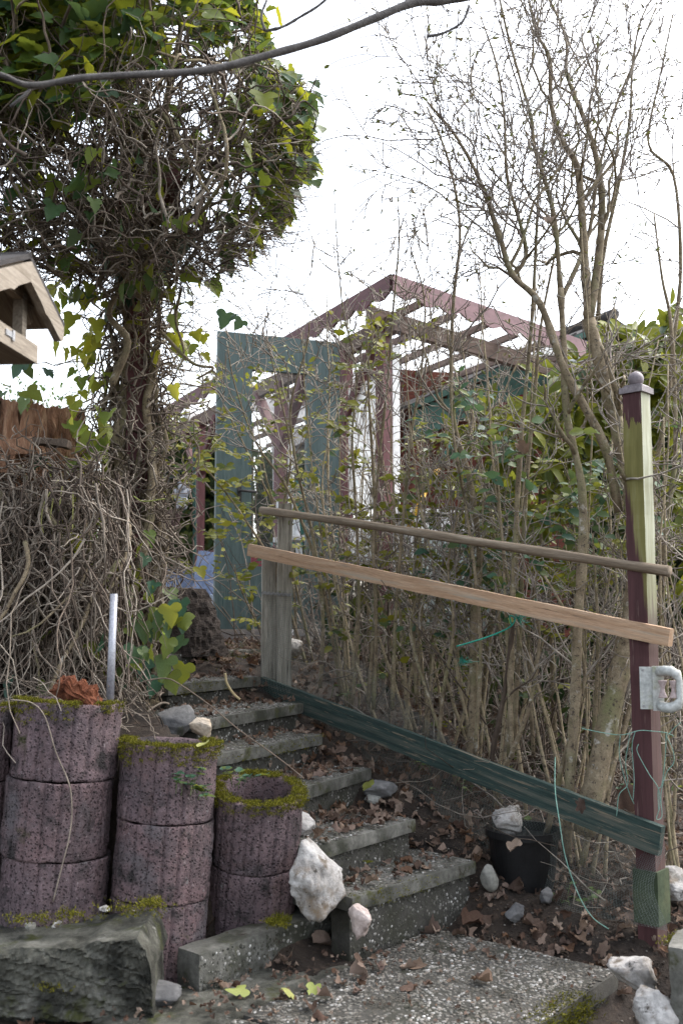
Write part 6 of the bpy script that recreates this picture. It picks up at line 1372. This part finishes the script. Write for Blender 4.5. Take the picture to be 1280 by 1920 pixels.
tag(part('leaf_litter', litter, MT['dead'], None), 'brown leaf litter over the soil and steps', 'litter', kind='stuff')
YL = ivy_leaf(77, .8)
for u, v, z, s, lb in ((460, 1852, .0, .07, 'yellow green leaf lying alone on the concrete strip'), (545, 1858, .0, .07, 'yellow green leaf at the edge of the pebble slab, stalk up'), (590, 1848, 0, .06, 'yellow green leaf nearest the stalked one on the pebble slab'), (690, 1465, .48, .07, 'pale yellow leaf on the right end of the third step'), (395, 1400, .72, .06, 'pale cream leaf on the rim of the mossy second planter'), (650, 1600, .21, .08, 'green leaf standing behind the lowest step'), (690, 1618, .21, .08, 'dark green leaf lying behind the lowest step'), (610, 1605, .25, .07, 'green ivy leaf beside the large white quartz rock')):
    p = PZ(u, v, z + .015) if u != 395 else P(380, 1398, 3.3); o = obj('fallen_leaf', leaf_mesh(YL, 'yl', MT['yellow_leaf' if 'green leaf' not in lb.replace('yellow green', '') else 'laurel']), None, dead_mat(p, s, .25)); tag(o, lb, 'leaf')
cr = MB(); cm_ = []
for n in range(9000):
    if n % 3: s, t = rng.uniform(1.2, 2.6), rng.uniform(3.15, 4.3)
    else: s, t = rng.uniform(.9, 2.8), rng.uniform(1.3, 3.2)
    p = ST(s, t)
    if 1.36 < s < 2.1 and t < 3.2 or (s > 2.0 and t > 2.75 and t < 3.35): continue
    z = G(p[0], p[1]); r = rng.uniform(.002, .007); p[2] = z + r * .2; cm_.append(mat4(rotz(rng.uniform(0, 6)) * r, p))
cr.copies(PEB_V, PEB_F, cm_); tag(part('soil_crumbs', cr, MT['crumb'], None), 'crumbs of soil and grit on the bare earth by the paving', 'soil', kind='stuff')
# young weeds
def weed(u, v, z, n, label, mat='weed', s=.03, y=None, spread=.05, tm=None):
    p = P(u, v, y) if y else PZ(u, v, z); p[2] = p[2] if y else max(p[2], G(p[0], p[1])); t = thing('weed', label, 'weed', tuple(p)); m_ = MB(); mats = []
    for _ in range(n):
        q = wander(p + rng.normal(size=3) * [spread, spread, .0], [rng.normal() * .5, rng.normal() * .5, 1], rng.uniform(.03, .09), 4, .2); m_.tube(q, .0012, 3)
        for _k in range(3): mats.append(leafM(q[-1 - _k // 2], nrm([rng.normal(), rng.normal(), .15]), [rng.normal() * .3, rng.normal() * .3, 1], s * rng.uniform(.6, 1.2)))
    part('stalks', m_, MT['weed'], t, kind='stuff'); put_leaves(t, tm or SMALL, 'weed', MT[mat], mats, 40, 'foliage', 9)
weed(985, 1668, .03, 9, 'young green bramble seedlings beside the grey oval stone', spread=.06)
weed(1080, 1710, .03, 9, 'green bramble seedlings under the netting near the maroon post')
weed(860, 1500, .3, 7, 'small green weeds at the foot of the netting beside the third step')
weed(790, 1440, .45, 7, 'small green weeds under the green kick board')
weed(640, 1310, .72, 6, 'green weed sprigs at the foot of the grey twin posts')
weed(960, 1560, .2, 5, 'green shoots beside the black plastic pot')
weed(350, 1490, 0, 5, 'bluish ivy sprig growing across the second planter column', 'ivy_teal', .035, 3.27, .02, IVY)
weed(378, 1500, 0, 4, 'ivy sprig hanging at the right side of the second planter column', 'ivy_teal', .04, 3.3, .012, IVY)
weed(440, 1475, 0, 5, 'ivy sprig growing from the moss collared planter ring', 'ivy_teal', .035, 3.5, .02, IVY)
weed(1175, 1500, .3, 7, 'dark ivy leaves on the soil behind the maroon post', 'ivy_teal', .05, None, .1, IVY)
weed(880, 1460, .35, 8, 'dark ivy leaves on the soil below the tan trunk', 'ivy_teal', .05, None, .12, IVY)
# pale moss and grit on the landing
q = np.array([P(rng.uniform(395, 500), 1195, 5.9) + rng.normal(size=3) * [.15, .25, 0] for _ in range(220)]); q[:, 2] = ground(q[:, 0], q[:, 1]) + .003
tag(part('landing_moss', moss_mb(q, .014, .007, 5, .02), MT['moss'], None), 'pale moss and grass in front of the green door on the landing', 'moss', kind='stuff')
# dead curled leaves caught in the branches
for u, v, y, s, lb in ((1018, 408, 3.9, .06, 'dark curled dead leaf caught high in the bare branches'), (970, 830, 4.1, .07, 'brown dead leaf caught on the straight grey stems'), (1175, 1475, 3.75, .1, 'ribbed curled dead leaf hanging beside the twine'), (975, 1580, 3.8, .06, 'pale torn leaf stuck to the netting before the black pot'), (1088, 1500, 3.55, .05, 'twisted brown leaf hanging on the kick board'), (600, 1230, 5.1, .05, 'tan leaf stuck in the netting at the twin posts')):
    drop_leaf(leafM(P(u, v, y), nrm([rng.normal(), -.3, -1]), [rng.normal(), -1, .3], s), lb, None)
